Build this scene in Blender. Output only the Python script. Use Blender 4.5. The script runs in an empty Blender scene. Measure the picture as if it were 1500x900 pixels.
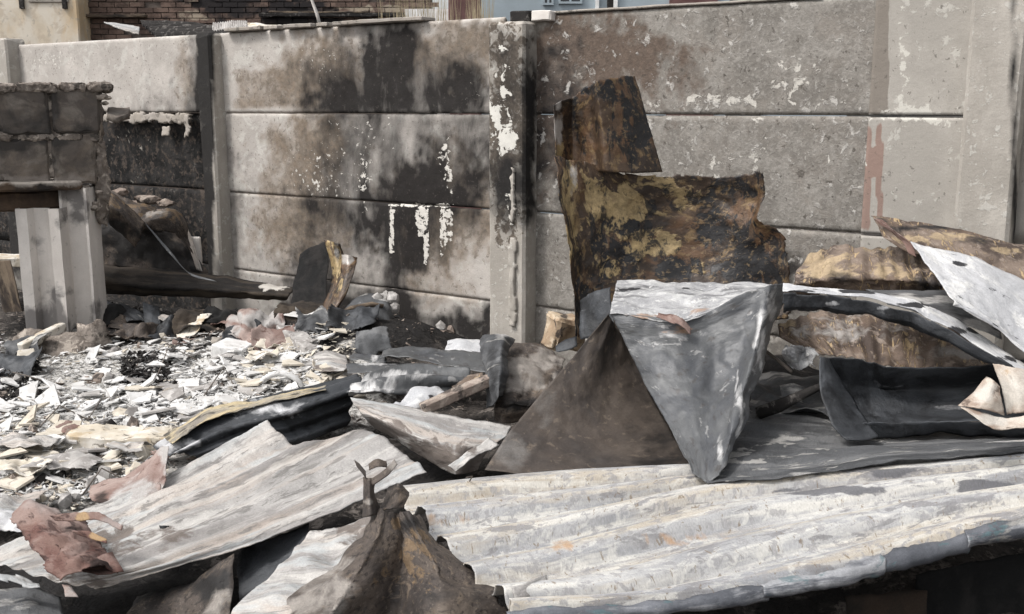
import bpy, bmesh, math, random
import numpy as np
from mathutils import Vector, Matrix

random.seed(7)
rng = np.random.default_rng(7)
scene = bpy.context.scene
COL = scene.collection

# ------------------------------------------------------------------ camera, world, sun, exposure
EYE = 1.4
FOC = 1500.0                      # focal length in photo pixels (photo is 1500 wide)
PITCH = math.radians(11.05)
cam_d = bpy.data.cameras.new("camera")
cam_d.sensor_width = 36.0
cam_d.lens = 36.0 * FOC / 1500.0
cam_d.clip_start = 0.05
cam_d.clip_end = 2000
cam = bpy.data.objects.new("camera", cam_d)
cam.location = (0, 0, EYE)
cam.rotation_euler = (math.radians(90) - PITCH, 0, 0)
COL.objects.link(cam)
scene.camera = cam

SUN_EL, SUN_AZ = math.radians(54), math.radians(246)     # azimuth clockwise from +Y
w = bpy.data.worlds.new("World")
scene.world = w
w.use_nodes = True
nt = w.node_tree
for n in list(nt.nodes):
    nt.nodes.remove(n)
sky = nt.nodes.new('ShaderNodeTexSky')
sky.sky_type = 'NISHITA'
sky.sun_disc = False
sky.sun_elevation = SUN_EL
sky.sun_rotation = SUN_AZ
sky.air_density = 1.0
sky.dust_density = 4.0
hs = nt.nodes.new('ShaderNodeHueSaturation')
hs.inputs['Saturation'].default_value = 0.14             # milky overcast sky
bg = nt.nodes.new('ShaderNodeBackground')
bg.inputs['Strength'].default_value = 0.14
out = nt.nodes.new('ShaderNodeOutputWorld')
nt.links.new(sky.outputs[0], hs.inputs['Color'])
nt.links.new(hs.outputs[0], bg.inputs['Color'])
nt.links.new(bg.outputs[0], out.inputs['Surface'])

sl = bpy.data.lights.new("sun", 'SUN')
sl.energy = 1.5
sl.angle = math.radians(10)
sl.color = (1.0, 0.955, 0.91)
sun = bpy.data.objects.new("sun", sl)
sd = Vector((math.sin(SUN_AZ) * math.cos(SUN_EL), math.cos(SUN_AZ) * math.cos(SUN_EL), math.sin(SUN_EL)))
sun.rotation_euler = sd.to_track_quat('Z', 'Y').to_euler()
sun.location = (0, 0, 8)
COL.objects.link(sun)

scene.view_settings.view_transform = 'Standard'
scene.view_settings.look = 'None'
scene.view_settings.exposure = 0.70
scene.view_settings.gamma = 1.0

# ------------------------------------------------------------------ maths helpers
CP, SP = math.cos(PITCH), math.sin(PITCH)

def ray(u, v):
    a, b = (u - 750) / FOC, (450 - v) / FOC
    return np.array([a, CP + SP * b, -SP + CP * b])

def at_y(u, v, Y):
    d = ray(u, v)
    return np.array([0, 0, EYE]) + d * (Y / d[1])

def at_z(u, v, z):
    d = ray(u, v)
    return np.array([0, 0, EYE]) + d * ((z - EYE) / d[2])

def pix(P):
    P = np.asarray(P, float)
    x, y, z = P[..., 0], P[..., 1], P[..., 2] - EYE
    zc = np.maximum(y * CP - z * SP, 1e-3)
    yc = y * SP + z * CP
    return 750 + FOC * x / zc, 450 - FOC * yc / zc

_perm = np.random.default_rng(3).permutation(256)
_perm = np.concatenate([_perm, _perm, _perm])
_grad = np.random.default_rng(4).normal(size=(256, 3))
_grad /= np.linalg.norm(_grad, axis=1)[:, None]

def perlin(P):
    P = np.asarray(P, float)
    I = np.floor(P).astype(int)
    F = P - I
    I &= 255
    U = F * F * F * (F * (F * 6 - 15) + 10)
    def g(dx, dy, dz):
        h = _perm[_perm[_perm[I[..., 0] + dx] + I[..., 1] + dy] + I[..., 2] + dz]
        G = _grad[h]
        return G[..., 0] * (F[..., 0] - dx) + G[..., 1] * (F[..., 1] - dy) + G[..., 2] * (F[..., 2] - dz)
    ux, uy, uz = U[..., 0], U[..., 1], U[..., 2]
    l = lambda a, b, t: a + (b - a) * t
    return l(l(l(g(0,0,0), g(1,0,0), ux), l(g(0,1,0), g(1,1,0), ux), uy),
             l(l(g(0,0,1), g(1,0,1), ux), l(g(0,1,1), g(1,1,1), ux), uy), uz) * 1.5

def fbm(P, oct=4, ridged=False):
    P = np.asarray(P, float)
    r, a = 0, 0.5
    for i in range(oct):
        n = perlin(P * 2.0 ** i + 17.3 * i)
        r = r + a * ((1 - 2 * np.abs(n)) if ridged else n)
        a *= 0.5
    return r

# ------------------------------------------------------------------ object helpers
def tag(o, label=None, cat=None, group=None, kind=None):
    if label: o['label'] = label
    if cat: o['category'] = cat
    if group: o['group'] = group
    if kind: o['kind'] = kind
    return o

def empty(name, loc, label, cat, group=None):
    o = bpy.data.objects.new(name, None)
    o.location = Vector(loc)
    o.empty_display_size = 0.1
    COL.objects.link(o)
    return tag(o, label, cat, group)

def link(name, me, mats, parent=None, loc=None):
    o = bpy.data.objects.new(name, me)
    if mats is not None:
        for m in (mats if isinstance(mats, (list, tuple)) else [mats]):
            me.materials.append(m)
    COL.objects.link(o)
    if parent is not None:
        o.parent = parent
        pl = Vector((0, 0, 0))
        q = parent
        while q is not None:
            pl = pl + q.location
            q = q.parent
        o.location = (Vector(loc) if loc is not None else Vector((0, 0, 0))) - pl
    elif loc is not None:
        o.location = Vector(loc)
    return o

def blob_stain(P, stains):
    """per-vertex stain weights (soot and painted shade, colour two, pale and painted light) from marks given by where they sit on the surface"""
    u0, v0 = pix(P)
    P = np.asarray(P, float)
    wu = fbm(P * 7 + 3, 4) * 1.5; wv = fbm(P * 7 + 40, 4) * 1.5
    wu2 = fbm(P * 20 + 11, 3); wv2 = fbm(P * 20 + 71, 3)
    S = np.zeros((len(P), 4), np.float32)
    S[:, 3] = 1
    for st in stains:
        k, cu, cv, ru, rv, a = st[:6]
        wk = .18 if len(st) > 6 else .75
        u = u0 + (wu + .7 * wu2) * min(ru, 60) * wk; v = v0 + (wv + .7 * wv2) * min(rv, 60) * wk
        if len(st) > 6:            # soft-edged box
            d = np.maximum(np.abs(u - cu) / ru, np.abs(v - cv) / rv)
            val = a * np.clip((1.12 - d) / 0.24, 0, 1)
        else:
            d = np.sqrt(((u - cu) / ru) ** 2 + ((v - cv) / rv) ** 2)
            t = np.clip((1.5 - d) / 1.3, 0, 1) if st[0] == 'r' else np.clip((1.35 - d) / 1.0, 0, 1)
            val = a * t * t * (3 - 2 * t)
        c = 'rgb'.index(k)
        if a < 0:                  # washed off again
            S[:, c] *= 1 + np.clip(val, -1, 0)
            continue
        S[:, c] = 1 - (1 - S[:, c]) * (1 - np.clip(val, 0, 1))
    return S

def mesh_from_grid(name, P, UV, keep=None, stains=None, origin=None, smooth=True):
    ns, ntt = P.shape[:2]
    V = P.reshape(-1, 3)
    origin = V[np.argmin(V[:, 2])] * 0 + np.array([V[:, 0].mean(), V[:, 1].mean(), V[:, 2].min()]) if origin is None else np.array(origin)
    idx = np.arange(ns * ntt).reshape(ns, ntt)
    F = np.stack([idx[:-1, :-1], idx[1:, :-1], idx[1:, 1:], idx[:-1, 1:]], -1).reshape(-1, 4)
    if keep is not None:
        F = F[keep.reshape(-1)]
    me = bpy.data.meshes.new(name)
    me.from_pydata((V - origin).tolist(), [], F.tolist())
    uvl = me.uv_layers.new(name="UVMap")
    lv = np.empty(len(me.loops), np.int32)
    me.loops.foreach_get("vertex_index", lv)
    uvl.data.foreach_set("uv", UV.reshape(-1, 2)[lv].astype(np.float32).ravel())
    att = me.attributes.new("stain", 'FLOAT_COLOR', 'POINT')
    S = blob_stain(V, stains) if stains else np.tile(np.array([0, 0, 0, 1], np.float32), (len(V), 1))
    att.data.foreach_set("color", S.astype(np.float32).ravel())
    if smooth:
        me.polygons.foreach_set("use_smooth", np.ones(len(me.polygons), bool))
    me.update()
    return me, origin

def cr_weights(t, m, lin):
    """rows of weights over m control points for parameters t in 0..1 (Catmull-Rom mixed with linear)"""
    x = np.clip(t, 0, 1) * (m - 1)
    i = np.minimum(np.floor(x).astype(int), m - 2)
    f = x - i
    W = np.zeros((len(t), m))
    r = np.arange(len(t))
    W[r, i] += lin * (1 - f)
    W[r, i + 1] += lin * f
    k = 1 - lin
    if k > 0:
        w0 = -0.5 * f ** 3 + f ** 2 - 0.5 * f
        w1 = 1.5 * f ** 3 - 2.5 * f ** 2 + 1
        w2 = -1.5 * f ** 3 + 2 * f ** 2 + 0.5 * f
        w3 = 0.5 * f ** 3 - 0.5 * f ** 2
        W[r, i] += k * w1
        W[r, i + 1] += k * w2
        lo = i - 1 < 0
        W[r, np.maximum(i - 1, 0)] += np.where(lo, 2 * k * w0, k * w0)
        W[r[lo], 1] -= k * w0[lo]
        hi = i + 2 > m - 1
        W[r, np.minimum(i + 2, m - 1)] += np.where(hi, 2 * k * w3, k * w3)
        W[r[hi], m - 2] -= k * w3[hi]
    return W

SHEETS = {}

def sheet(name, label, cat, mode, rows, mat, res=0.012, edge=0.012, efreq=9.0, corr=None, crump=0.012, cs=5.0,
          fine=0.0035, fs=24.0, crease=0.0, lin=0.3, thick=0.0025, seed=None, stains=None, bite=0.0, parent=None,
          group=None, smooth=True, part=False, flip=False, fold=None):
    """a bent, torn piece of sheet drawn through a net of control points (rows x columns)"""
    sheet.n += 1
    seed = sheet.n * 7.31 if seed is None else seed
    f = at_z if mode == 'z' else at_y
    C = np.array([[f(*c) if not isinstance(c, np.ndarray) else c for c in r] for r in rows])
    m, n = C.shape[:2]
    Ls = np.linalg.norm(np.diff(C, axis=0), axis=2).sum(0).mean()
    Lt = np.linalg.norm(np.diff(C, axis=1), axis=2).sum(1).mean()
    NS = int(np.clip(Ls / res, 6, 150))
    NT = int(np.clip(Lt / res, 6, 220))
    S, T = np.meshgrid(np.linspace(0, 1, NS), np.linspace(0, 1, NT), indexing='ij')
    if np.isscalar(edge):
        edge = (edge,) * 4
    def rag(x, k):
        q = np.stack([x * efreq, np.full_like(x, seed + k * 9.1), np.zeros_like(x)], -1)
        a = fbm(q, 4) + 0.35 * np.abs(perlin(q * 5.0)) 
        return np.clip(0.35 + a, 0, 1.2)
    e0 = edge[0] / Ls * rag(T * Lt, 1); e1 = edge[1] / Ls * rag(T * Lt, 2)
    e2 = edge[2] / Lt * rag(S * Ls, 3); e3 = edge[3] / Lt * rag(S * Ls, 4)
    S2 = e0 + S * (1 - e0 - e1)
    T2 = e2 + T * (1 - e2 - e3)
    def ev(s, t):
        Ws = cr_weights(s.ravel(), m, lin); Wt = cr_weights(t.ravel(), n, lin)
        return np.einsum('vm,vn,mnc->vc', Ws, Wt, C).reshape(s.shape + (3,))
    P = ev(S2, T2)
    h = 0.004
    dS = ev(np.clip(S2 + h, 0, 1), T2) - ev(np.clip(S2 - h, 0, 1), T2)
    dT = ev(S2, np.clip(T2 + h, 0, 1)) - ev(S2, np.clip(T2 - h, 0, 1))
    N = np.cross(dT, dS)
    N /= np.maximum(np.linalg.norm(N, axis=2, keepdims=True), 1e-9)
    # normals towards the camera
    if ((np.array([0, 0, EYE]) - P) * N).sum() < 0:
        N = -N
    UV = np.stack([T2 * Lt, S2 * Ls], -1)
    q = P + seed
    D = crump * fbm(q * cs, 3) * 1.6 + fine * fbm(q * fs, 3) + (min(.006, .45 * crump) if crump > .004 else 0) * (np.abs(perlin(q * 13 + 9)) + .5 * np.abs(perlin(q * 29 + 4)) - .3)
    fold = .55 * crump if fold is None else fold
    if fold and not corr:
        rf = random.Random(int(seed * 100))
        for i_ in range(4):
            an = rf.uniform(0, math.pi); fr = rf.uniform(2.5, 5.0) * (1 + .7 * i_)
            x_ = (UV[..., 0] * math.cos(an) + UV[..., 1] * math.sin(an)) * fr + rf.random() + .35 * fbm(q * 1.7 + 3 * i_, 2)
            tri = np.abs((x_ % 1.0) * 2 - 1) - .5
            D = D + fold * 1.3 / (1 + .45 * i_) * tri * np.clip(.35 + 1.6 * fbm(q * 2.3 + 11 * i_, 2), 0, 1)
    if crease:
        D = D + crease * (np.abs(perlin(q * cs * 0.8 + 5)) * 2 - 0.5)
    if corr:
        ax, per, amp = corr[:3]
        ph = corr[3] if len(corr) > 3 else 0.0
        shp = corr[4] if len(corr) > 4 else 1.0
        c = UV[..., 1 if ax == 's' else 0] / per + ph + (corr[5] if len(corr) > 5 else .05) * fbm(q * 1.5, 2)
        sn = np.sin(c * 2 * np.pi)
        D = D + amp * np.sign(sn) * np.abs(sn) ** shp
    P = P + N * D[..., None]
    keep = None
    if bite > 0:
        de = np.minimum(np.minimum(S * Ls, (1 - S) * Ls), np.minimum(T * Lt, (1 - T) * Lt))
        nz = fbm(np.stack([UV[..., 0] * 14, UV[..., 1] * 14, np.full_like(S, seed)], -1), 3)
        kv = (nz * bite * 1.6 + de) > 0
        hz = fbm(np.stack([UV[..., 0] * 9, UV[..., 1] * 9, np.full_like(S, seed + 40)], -1), 3)
        kv &= hz < 0.62
        keep = kv[:-1, :-1] & kv[1:, 1:]
    me, o0 = mesh_from_grid(name, P, UV, keep, stains, smooth=smooth)
    o = link(name, me, mat, parent, o0)
    md = o.modifiers.new("thickness", 'SOLIDIFY')
    md.thickness = thick
    md.offset = 0
    if parent is None and not part:
        tag(o, label, cat, group)
    return o
sheet.n = 0

def rough_box(size, noise=0.01, ns=6.0, seg=6, seed=0.0, bev=0.008, chip=0.0):
    """a box with worn corners and an uneven skin, base at z = 0"""
    bm = bmesh.new()
    bmesh.ops.create_cube(bm, size=1.0)
    for v in bm.verts:
        v.co = Vector((v.co.x * size[0], v.co.y * size[1], (v.co.z + 0.5) * size[2]))
    if bev:
        bmesh.ops.bevel(bm, geom=list(bm.edges), offset=bev, segments=1, affect='EDGES')
    mx = max(size)
    for _ in range(12):
        es = [e for e in bm.edges if e.calc_length() > mx / seg]
        if not es:
            break
        bmesh.ops.subdivide_edges(bm, edges=es, cuts=1, use_grid_fill=True)
    bmesh.ops.triangulate(bm, faces=[f for f in bm.faces if len(f.verts) > 4])
    V = np.array([v.co for v in bm.verts])
    q = V + seed
    D = np.stack([fbm(q * ns, 3), fbm(q * ns + 31, 3), fbm(q * ns + 57, 3)], -1) * noise
    if chip:
        c = V - np.array([0, 0, size[2] / 2])
        e = np.sort(np.abs(c) / (np.array(size) / 2), axis=1)[:, 1]      # near an edge of the box
        k = np.clip((e - 0.8) / 0.2, 0, 1) * np.clip(fbm(q * ns * 1.7 + 80, 2) * 3, 0, 1)
        D -= c * (k * chip / np.maximum(np.linalg.norm(c, axis=1), 1e-4))[:, None]
    V = V + D
    for v, c in zip(bm.verts, V):
        v.co = c
    me = bpy.data.meshes.new("rough_box")
    bm.to_mesh(me); bm.free()
    me.polygons.foreach_set("use_smooth", np.zeros(len(me.polygons), bool))
    return me

def put_stain(me, stains, M=None):
    V = np.empty(len(me.vertices) * 3)
    me.vertices.foreach_get("co", V)
    V = V.reshape(-1, 3)
    if M is not None:
        V = V @ np.array(M.to_3x3()).T + np.array(M.translation)
    a = me.attributes.new("stain", 'FLOAT_COLOR', 'POINT')
    a.data.foreach_set("color", blob_stain(V, stains).astype(np.float32).ravel())

def lump_mesh(r, noise=0.35, ns=1.6, sub=2, squash=(1, 1, 1), seed=0.0):
    bm = bmesh.new()
    bmesh.ops.create_icosphere(bm, subdivisions=sub, radius=1.0)
    V = np.array([v.co for v in bm.verts])
    d = 1 + noise * fbm(V * ns + seed, 3) * 1.6
    V = V * d[:, None] * np.array(squash) * r
    for v, c in zip(bm.verts, V):
        v.co = c
    me = bpy.data.meshes.new("lump")
    bm.to_mesh(me); bm.free()
    if sub >= 3:
        me.polygons.foreach_set("use_smooth", np.ones(len(me.polygons), bool))
    return me

def shard_mesh(w, l, t, seed, n=6, bend=0.0):
    r = random.Random(seed)
    bm = bmesh.new()
    ang = sorted(r.uniform(0, 2 * math.pi) for _ in range(n))
    ring = []
    for a in ang:
        k = r.uniform(0.75, 1.1)
        x, y = math.cos(a) * w * k, math.sin(a) * l * k
        ring.append((x, y, bend * (x * x) / (w * w) * w))
    bot = [bm.verts.new(Vector(p)) for p in ring]
    top = [bm.verts.new(Vector((p[0] * .97, p[1] * .97, p[2] + t))) for p in ring]
    bm.faces.new(top); bm.faces.new(bot[::-1])
    for i in range(n):
        j = (i + 1) % n
        bm.faces.new((bot[i], bot[j], top[j], top[i]))
    me = bpy.data.meshes.new("shard")
    bm.to_mesh(me); bm.free()
    return me

def tube_mesh(pts, rads, seg=8, seed=None, noise=0.0):
    pts = [Vector(p) for p in pts]
    rads = [rads] * len(pts) if np.isscalar(rads) else rads
    V, F = [], []
    for i, p in enumerate(pts):
        t = (pts[min(i + 1, len(pts) - 1)] - pts[max(i - 1, 0)]).normalized()
        a = t.orthogonal().normalized() if i == 0 else (a - a.dot(t) * t).normalized()
        b = t.cross(a)
        for k in range(seg):
            an = 2 * math.pi * k / seg
            V.append(p + (a * math.cos(an) + b * math.sin(an)) * rads[i])
    for i in range(len(pts) - 1):
        for k in range(seg):
            k2 = (k + 1) % seg
            F.append((i * seg + k, i * seg + k2, (i + 1) * seg + k2, (i + 1) * seg + k))
    F.append(tuple(range(seg))[::-1]); F.append(tuple((len(pts) - 1) * seg + k for k in range(seg)))
    if noise:
        A = np.array(V)
        A = A + np.stack([fbm(A * 40 + k * 20, 2) for k in range(3)], -1) * noise
        V = [Vector(a) for a in A]
    o0 = Vector((sum(v.x for v in V) / len(V), sum(v.y for v in V) / len(V), min(v.z for v in V)))
    me = bpy.data.meshes.new("tube")
    me.from_pydata([v - o0 for v in V], [], F)
    me.polygons.foreach_set("use_smooth", np.ones(len(me.polygons), bool))
    return me, o0

def boxmesh(x0, x1, y0, y1, z0, z1):
    V = [(x, y, z) for z in (z0, z1) for y in (y0, y1) for x in (x0, x1)]
    F = [(0, 2, 3, 1), (4, 5, 7, 6), (0, 1, 5, 4), (2, 6, 7, 3), (0, 4, 6, 2), (1, 3, 7, 5)]
    return V, F

def joined_boxes(name, boxes):
    V, F = [], []
    for b in boxes:
        v, f = boxmesh(*b)
        n = len(V)
        V += v; F += [tuple(i + n for i in q) for q in f]
    me = bpy.data.meshes.new(name)
    me.from_pydata(V, [], F)
    return me

# ------------------------------------------------------------------ materials
def material(name, base, layers=(), coord='UV', rough=0.75, metal=0.0, bump=0.25, bscale=60.0, bdist=0.004, vary=0.25, vscale=5.0, spec=0.12,
             rough2=None, grain=0.0):
    """base colour broken up by noise, then layers of flakes, rust, ash and stains on top"""
    m = bpy.data.materials.new(name)
    m.use_nodes = True
    t = m.node_tree
    N, L = t.nodes, t.links
    bs = N['Principled BSDF']
    tc = N.new('ShaderNodeTexCoord')
    co = tc.outputs['UV' if coord == 'UV' else 'Object']
    oi = N.new('ShaderNodeObjectInfo')
    off = N.new('ShaderNodeVectorMath'); off.operation = 'ADD'
    sc = N.new('ShaderNodeVectorMath'); sc.operation = 'SCALE'
    cmb = N.new('ShaderNodeCombineXYZ')
    for i in range(3): L.new(oi.outputs['Random'], cmb.inputs[i])
    L.new(cmb.outputs[0], sc.inputs[0]); sc.inputs['Scale'].default_value = 23.0
    L.new(co, off.inputs[0]); L.new(sc.outputs[0], off.inputs[1])
    co = off.outputs[0]
    def noise(scale, ax=(1, 1, 1), detail=6, rough_=0.62, dist=0.3, seed=0.0):
        mp = N.new('ShaderNodeMapping')
        mp.inputs['Scale'].default_value = ax
        mp.inputs['Location'].default_value = (seed * 3.7, seed * 1.9, seed * 2.3)
        n = N.new('ShaderNodeTexNoise')
        n.inputs['Scale'].default_value = scale
        n.inputs['Detail'].default_value = detail
        n.inputs['Roughness'].default_value = rough_
        n.inputs['Distortion'].default_value = dist
        L.new(co, mp.inputs[0]); L.new(mp.outputs[0], n.inputs['Vector'])
        return n.outputs['Fac']
    def mix(fac, a, b, mode='MIX'):
        x = N.new('ShaderNodeMix'); x.data_type = 'RGBA'; x.blend_type = mode
        if hasattr(fac, 'is_linked'): L.new(fac, x.inputs[0])
        else: x.inputs[0].default_value = fac
        for s, i in ((a, 6), (b, 7)):
            if hasattr(s, 'is_linked'): L.new(s, x.inputs[i])
            else: x.inputs[i].default_value = (*s, 1)
        return x.outputs[2]
    def rng_(v, lo, hi, k=1.0):
        r = N.new('ShaderNodeMapRange'); r.clamp = True
        L.new(v, r.inputs['Value'])
        r.inputs['From Min'].default_value = lo; r.inputs['From Max'].default_value = hi
        r.inputs['To Max'].default_value = k
        return r.outputs[0]
    def math_(op, a, b):
        x = N.new('ShaderNodeMath'); x.operation = op
        for s, i in ((a, 0), (b, 1)):
            if hasattr(s, 'is_linked'): L.new(s, x.inputs[i])
            else: x.inputs[i].default_value = s
        return x.outputs[0]
    at = N.new('ShaderNodeAttribute'); at.attribute_name = 'stain'
    sp = N.new('ShaderNodeSeparateColor'); L.new(at.outputs['Color'], sp.inputs[0])
    v0 = noise(vscale, seed=1)
    lo = tuple(c * (1 - vary) for c in base); hi = tuple(min(1, c * (1 + vary)) for c in base)
    colr = mix(rng_(v0, .38, .62), lo, hi)
    hgt = None
    for i, y in enumerate(layers):
        nz = noise(y.get('s', 8), y.get('ax', (1, 1, 1)), seed=i + 2.5, dist=y.get('d', 0.4), detail=y.get('det', 7), rough_=y.get('r', .65))
        wd = y.get('w', .05)
        if 'attr' in y:
            a = sp.outputs['rgb'.index(y['attr'])]
            nz = math_('ADD', a, math_('MULTIPLY', math_('SUBTRACT', nz, .5), 3.0 * y.get('g', .9)))
            fac = rng_(nz, y.get('t', .5) - wd, y.get('t', .5) + wd, y.get('k', 1))
            if y.get('gate', True):
                fac = math_('MULTIPLY', fac, rng_(a, .02, .15))
        else:
            tt = .5 + (y.get('t', .55) - .5) * .62
            fac = rng_(nz, tt - wd * .62, tt + wd * .62, y.get('k', 1))
        c = y['c']
        if y.get('v', 0):
            vv = noise(y.get('vs', 20), seed=i + 9.1)
            c = mix(rng_(vv, .3, .7), tuple(q * (1 - y['v']) for q in c), tuple(min(1, q * (1 + y['v'])) for q in c))
        colr = mix(fac, colr, c)
        if y.get('h', 0):
            hh = math_('MULTIPLY', fac, y['h'])
            hgt = hh if hgt is None else math_('ADD', hgt, hh)
    if grain:
        gz = noise(240, detail=3, seed=7.7)
        g = rng_(gz, .3, .7)
        colr = mix(grain, colr, mix(g, (.35, .35, .35), (1, 1, 1)), 'MULTIPLY')
    L.new(colr, bs.inputs['Base Color'])
    bs.inputs['Metallic'].default_value = metal
    rr = noise(14, seed=5.5)
    r2 = N.new('ShaderNodeMapRange'); L.new(rr, r2.inputs['Value'])
    r2.inputs['From Min'].default_value = .3; r2.inputs['From Max'].default_value = .7
    r2.inputs['To Min'].default_value = rough; r2.inputs['To Max'].default_value = rough2 if rough2 else min(1, rough + .15)
    L.new(r2.outputs[0], bs.inputs['Roughness'])
    bs.inputs['Specular IOR Level'].default_value = spec
    b = N.new('ShaderNodeBump')
    b.inputs['Strength'].default_value = bump
    b.inputs['Distance'].default_value = bdist
    hn = math_('ADD', noise(bscale, detail=5, seed=4.4), math_('MULTIPLY', noise(bscale * .25, detail=4, seed=3.3), 1.5))
    if hgt is not None:
        hn = math_('ADD', hn, hgt)
    L.new(hn, b.inputs['Height'])
    L.new(b.outputs[0], bs.inputs['Normal'])
    return m

BLK = (.016, .015, .015)
M = {}
M['panel'] = material('painted_concrete_soot', (.50, .465, .43), [
    dict(c=(.40, .37, .34), s=3.2, t=.52, w=.14, k=.8),
    dict(c=(.56, .54, .50), s=9, t=.62, w=.05, k=.7),
    dict(c=(.20, .155, .115), attr='g', s=5, g=.5, w=.42, t=.5, k=.9, v=.3, vs=30),
    dict(c=(.20, .17, .14), attr='g', s=26, g=1.3, w=.12, t=.85, k=.75, v=.3, vs=40),
    dict(c=(.022, .02, .0195), attr='r', s=4.5, g=.5, w=.42, t=.47, k=.98, v=.3, vs=9, ax=(1, 1, .4)),
    dict(c=(.66, .63, .58), attr='b', s=34, g=1.0, w=.04, t=.78, h=1.5, v=.1),
    dict(c=(.10, .09, .08), s=44, t=.70, w=.02, k=.55),
], coord='OBJ', rough=.85, bump=.5, bscale=70, vary=.1, grain=.25)
M['panel_grey'] = material('weathered_concrete', (.265, .242, .215), [
    dict(c=(.21, .195, .175), s=4.5, t=.5, w=.1, k=.9),
    dict(c=(.33, .31, .282), s=7, t=.56, w=.09, k=.8),
    dict(c=(.19, .175, .158), s=34, t=.53, w=.12, k=.45, d=.8),
    dict(c=(.38, .36, .33), s=46, t=.58, w=.10, k=.5, h=.6),
    dict(c=(.60, .57, .52), attr='b', s=18, g=1.2, w=.05, t=.72, h=1.2),
    dict(c=(.125, .09, .07), attr='g', s=6, g=.9, w=.25, t=.5, k=.85, v=.3, vs=40),
    dict(c=(.035, .032, .031), attr='r', s=6, g=.7, w=.3, t=.5, k=.95),
    dict(c=(.56, .535, .50), s=17, t=.69, w=.05, k=.85, h=1.4),
    dict(c=(.08, .07, .06), s=33, t=.70, w=.02, k=.7),
], coord='OBJ', rough=.88, bump=.6, bscale=80, vary=.12, grain=.4)
M['panel_smooth'] = material('plain_concrete', (.40, .375, .34), [
    dict(c=(.33, .31, .28), s=3, t=.5, w=.15, k=.8, ax=(1, 1, .4)),
    dict(c=(.50, .48, .44), s=14, t=.68, w=.03, k=.8, h=.7),
    dict(c=(.26, .17, .14), attr='g', s=6, g=.5, w=.12, t=.5, k=.85, ax=(2, 2, .5)),
    dict(c=(.21, .185, .16), attr='r', s=7, g=.35, w=.1, t=.5, k=.9),
    dict(c=(.56, .54, .49), attr='b', s=30, g=1.2, w=.04, t=.6),
    dict(c=(.10, .09, .08), s=40, t=.72, w=.02, k=.6),
], coord='OBJ', rough=.85, bump=.35, bscale=60, vary=.08, grain=.2)
M['post'] = material('concrete_post', (.43, .40, .36), [
    dict(c=(.34, .315, .28), s=5, t=.5, w=.12, k=.8, ax=(1, 1, .35)),
    dict(c=(.54, .52, .48), s=24, t=.64, w=.03, k=.7, h=.7),
    dict(c=(.13, .108, .088), attr='g', s=24, g=1.5, w=.15, t=.5, k=.95, v=.5, vs=60),
    dict(c=(.022, .021, .021), attr='r', s=6, g=.4, w=.4, t=.5, k=.97),
    dict(c=(.68, .66, .61), attr='b', s=13, g=1.5, w=.03, t=.92, h=2.0, v=.08),
], coord='OBJ', rough=.85, bump=.5, bscale=55, vary=.1, grain=.25)
M['soot_wall'] = material('soot_covered_masonry', (.034, .032, .031), [
    dict(c=(.014, .014, .014), s=6, t=.5, w=.12),
    dict(c=(.13, .12, .11), s=11, t=.72, w=.05, k=.7, h=1),
    dict(c=(.08, .065, .055), s=23, t=.6, w=.06, k=.8),
    dict(c=(.30, .28, .25), attr='b', s=16, g=1.3, w=.06, t=.85, h=1.2, v=.2),
], coord='OBJ', rough=.95, bump=.9, bscale=40, bdist=.008, vary=.2)
M['plaster'] = material('broken_plaster', (.33, .30, .27), [
    dict(c=(.30, .27, .235), s=9, t=.52, w=.1, k=.9),
    dict(c=(.10, .09, .08), s=15, t=.62, w=.05, k=.8),
], coord='OBJ', rough=.9, bump=.6, bscale=45, vary=.12)
M['block'] = material('smoked_block', (.165, .138, .115), [
    dict(c=(.10, .088, .08), s=5, t=.5, w=.14, k=.9),
    dict(c=(.23, .205, .18), s=7, t=.6, w=.1, k=.8),
    dict(c=(.05, .047, .045), attr='r', s=7, g=.6, w=.3, t=.5, k=.9),
    dict(c=(.28, .25, .225), attr='b', s=8, g=.5, w=.25, t=.5, k=.8),
], coord='OBJ', rough=.92, bump=.5, bscale=70, vary=.15, grain=.3)
M['mortar'] = material('old_mortar', (.23, .20, .175), [
    dict(c=(.13, .11, .095), s=9, t=.52, w=.08, k=.9),
    dict(c=(.42, .37, .32), s=14, t=.6, w=.05, k=.8),
    dict(c=(.05, .045, .04), s=12, t=.62, w=.05, k=.85),
], coord='OBJ', rough=.95, bump=1.0, bscale=35, bdist=.01, vary=.2)
M['lintel'] = material('scorched_lintel', (.10, .07, .05), [
    dict(c=(.03, .026, .024), s=4, t=.5, w=.15),
    dict(c=(.26, .15, .08), attr='g', s=5, g=.4, w=.3, t=.5, k=.9),
    dict(c=(.30, .27, .24), attr='b', s=14, g=.5, w=.2, t=.5),
], coord='OBJ', rough=.85, bump=.4, vary=.2)
M['white_post'] = material('pale_concrete', (.68, .64, .60), [
    dict(c=(.58, .54, .50), s=4, t=.52, w=.14, k=.8, ax=(1, 1, .4)),
    dict(c=(.17, .16, .155), attr='r', s=7, g=.8, w=.25, t=.5, k=.9),
    dict(c=(.24, .22, .20), s=19, t=.74, w=.04, k=.5),
], coord='OBJ', rough=.85, bump=.35, bscale=60, vary=.07, grain=.15)
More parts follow.
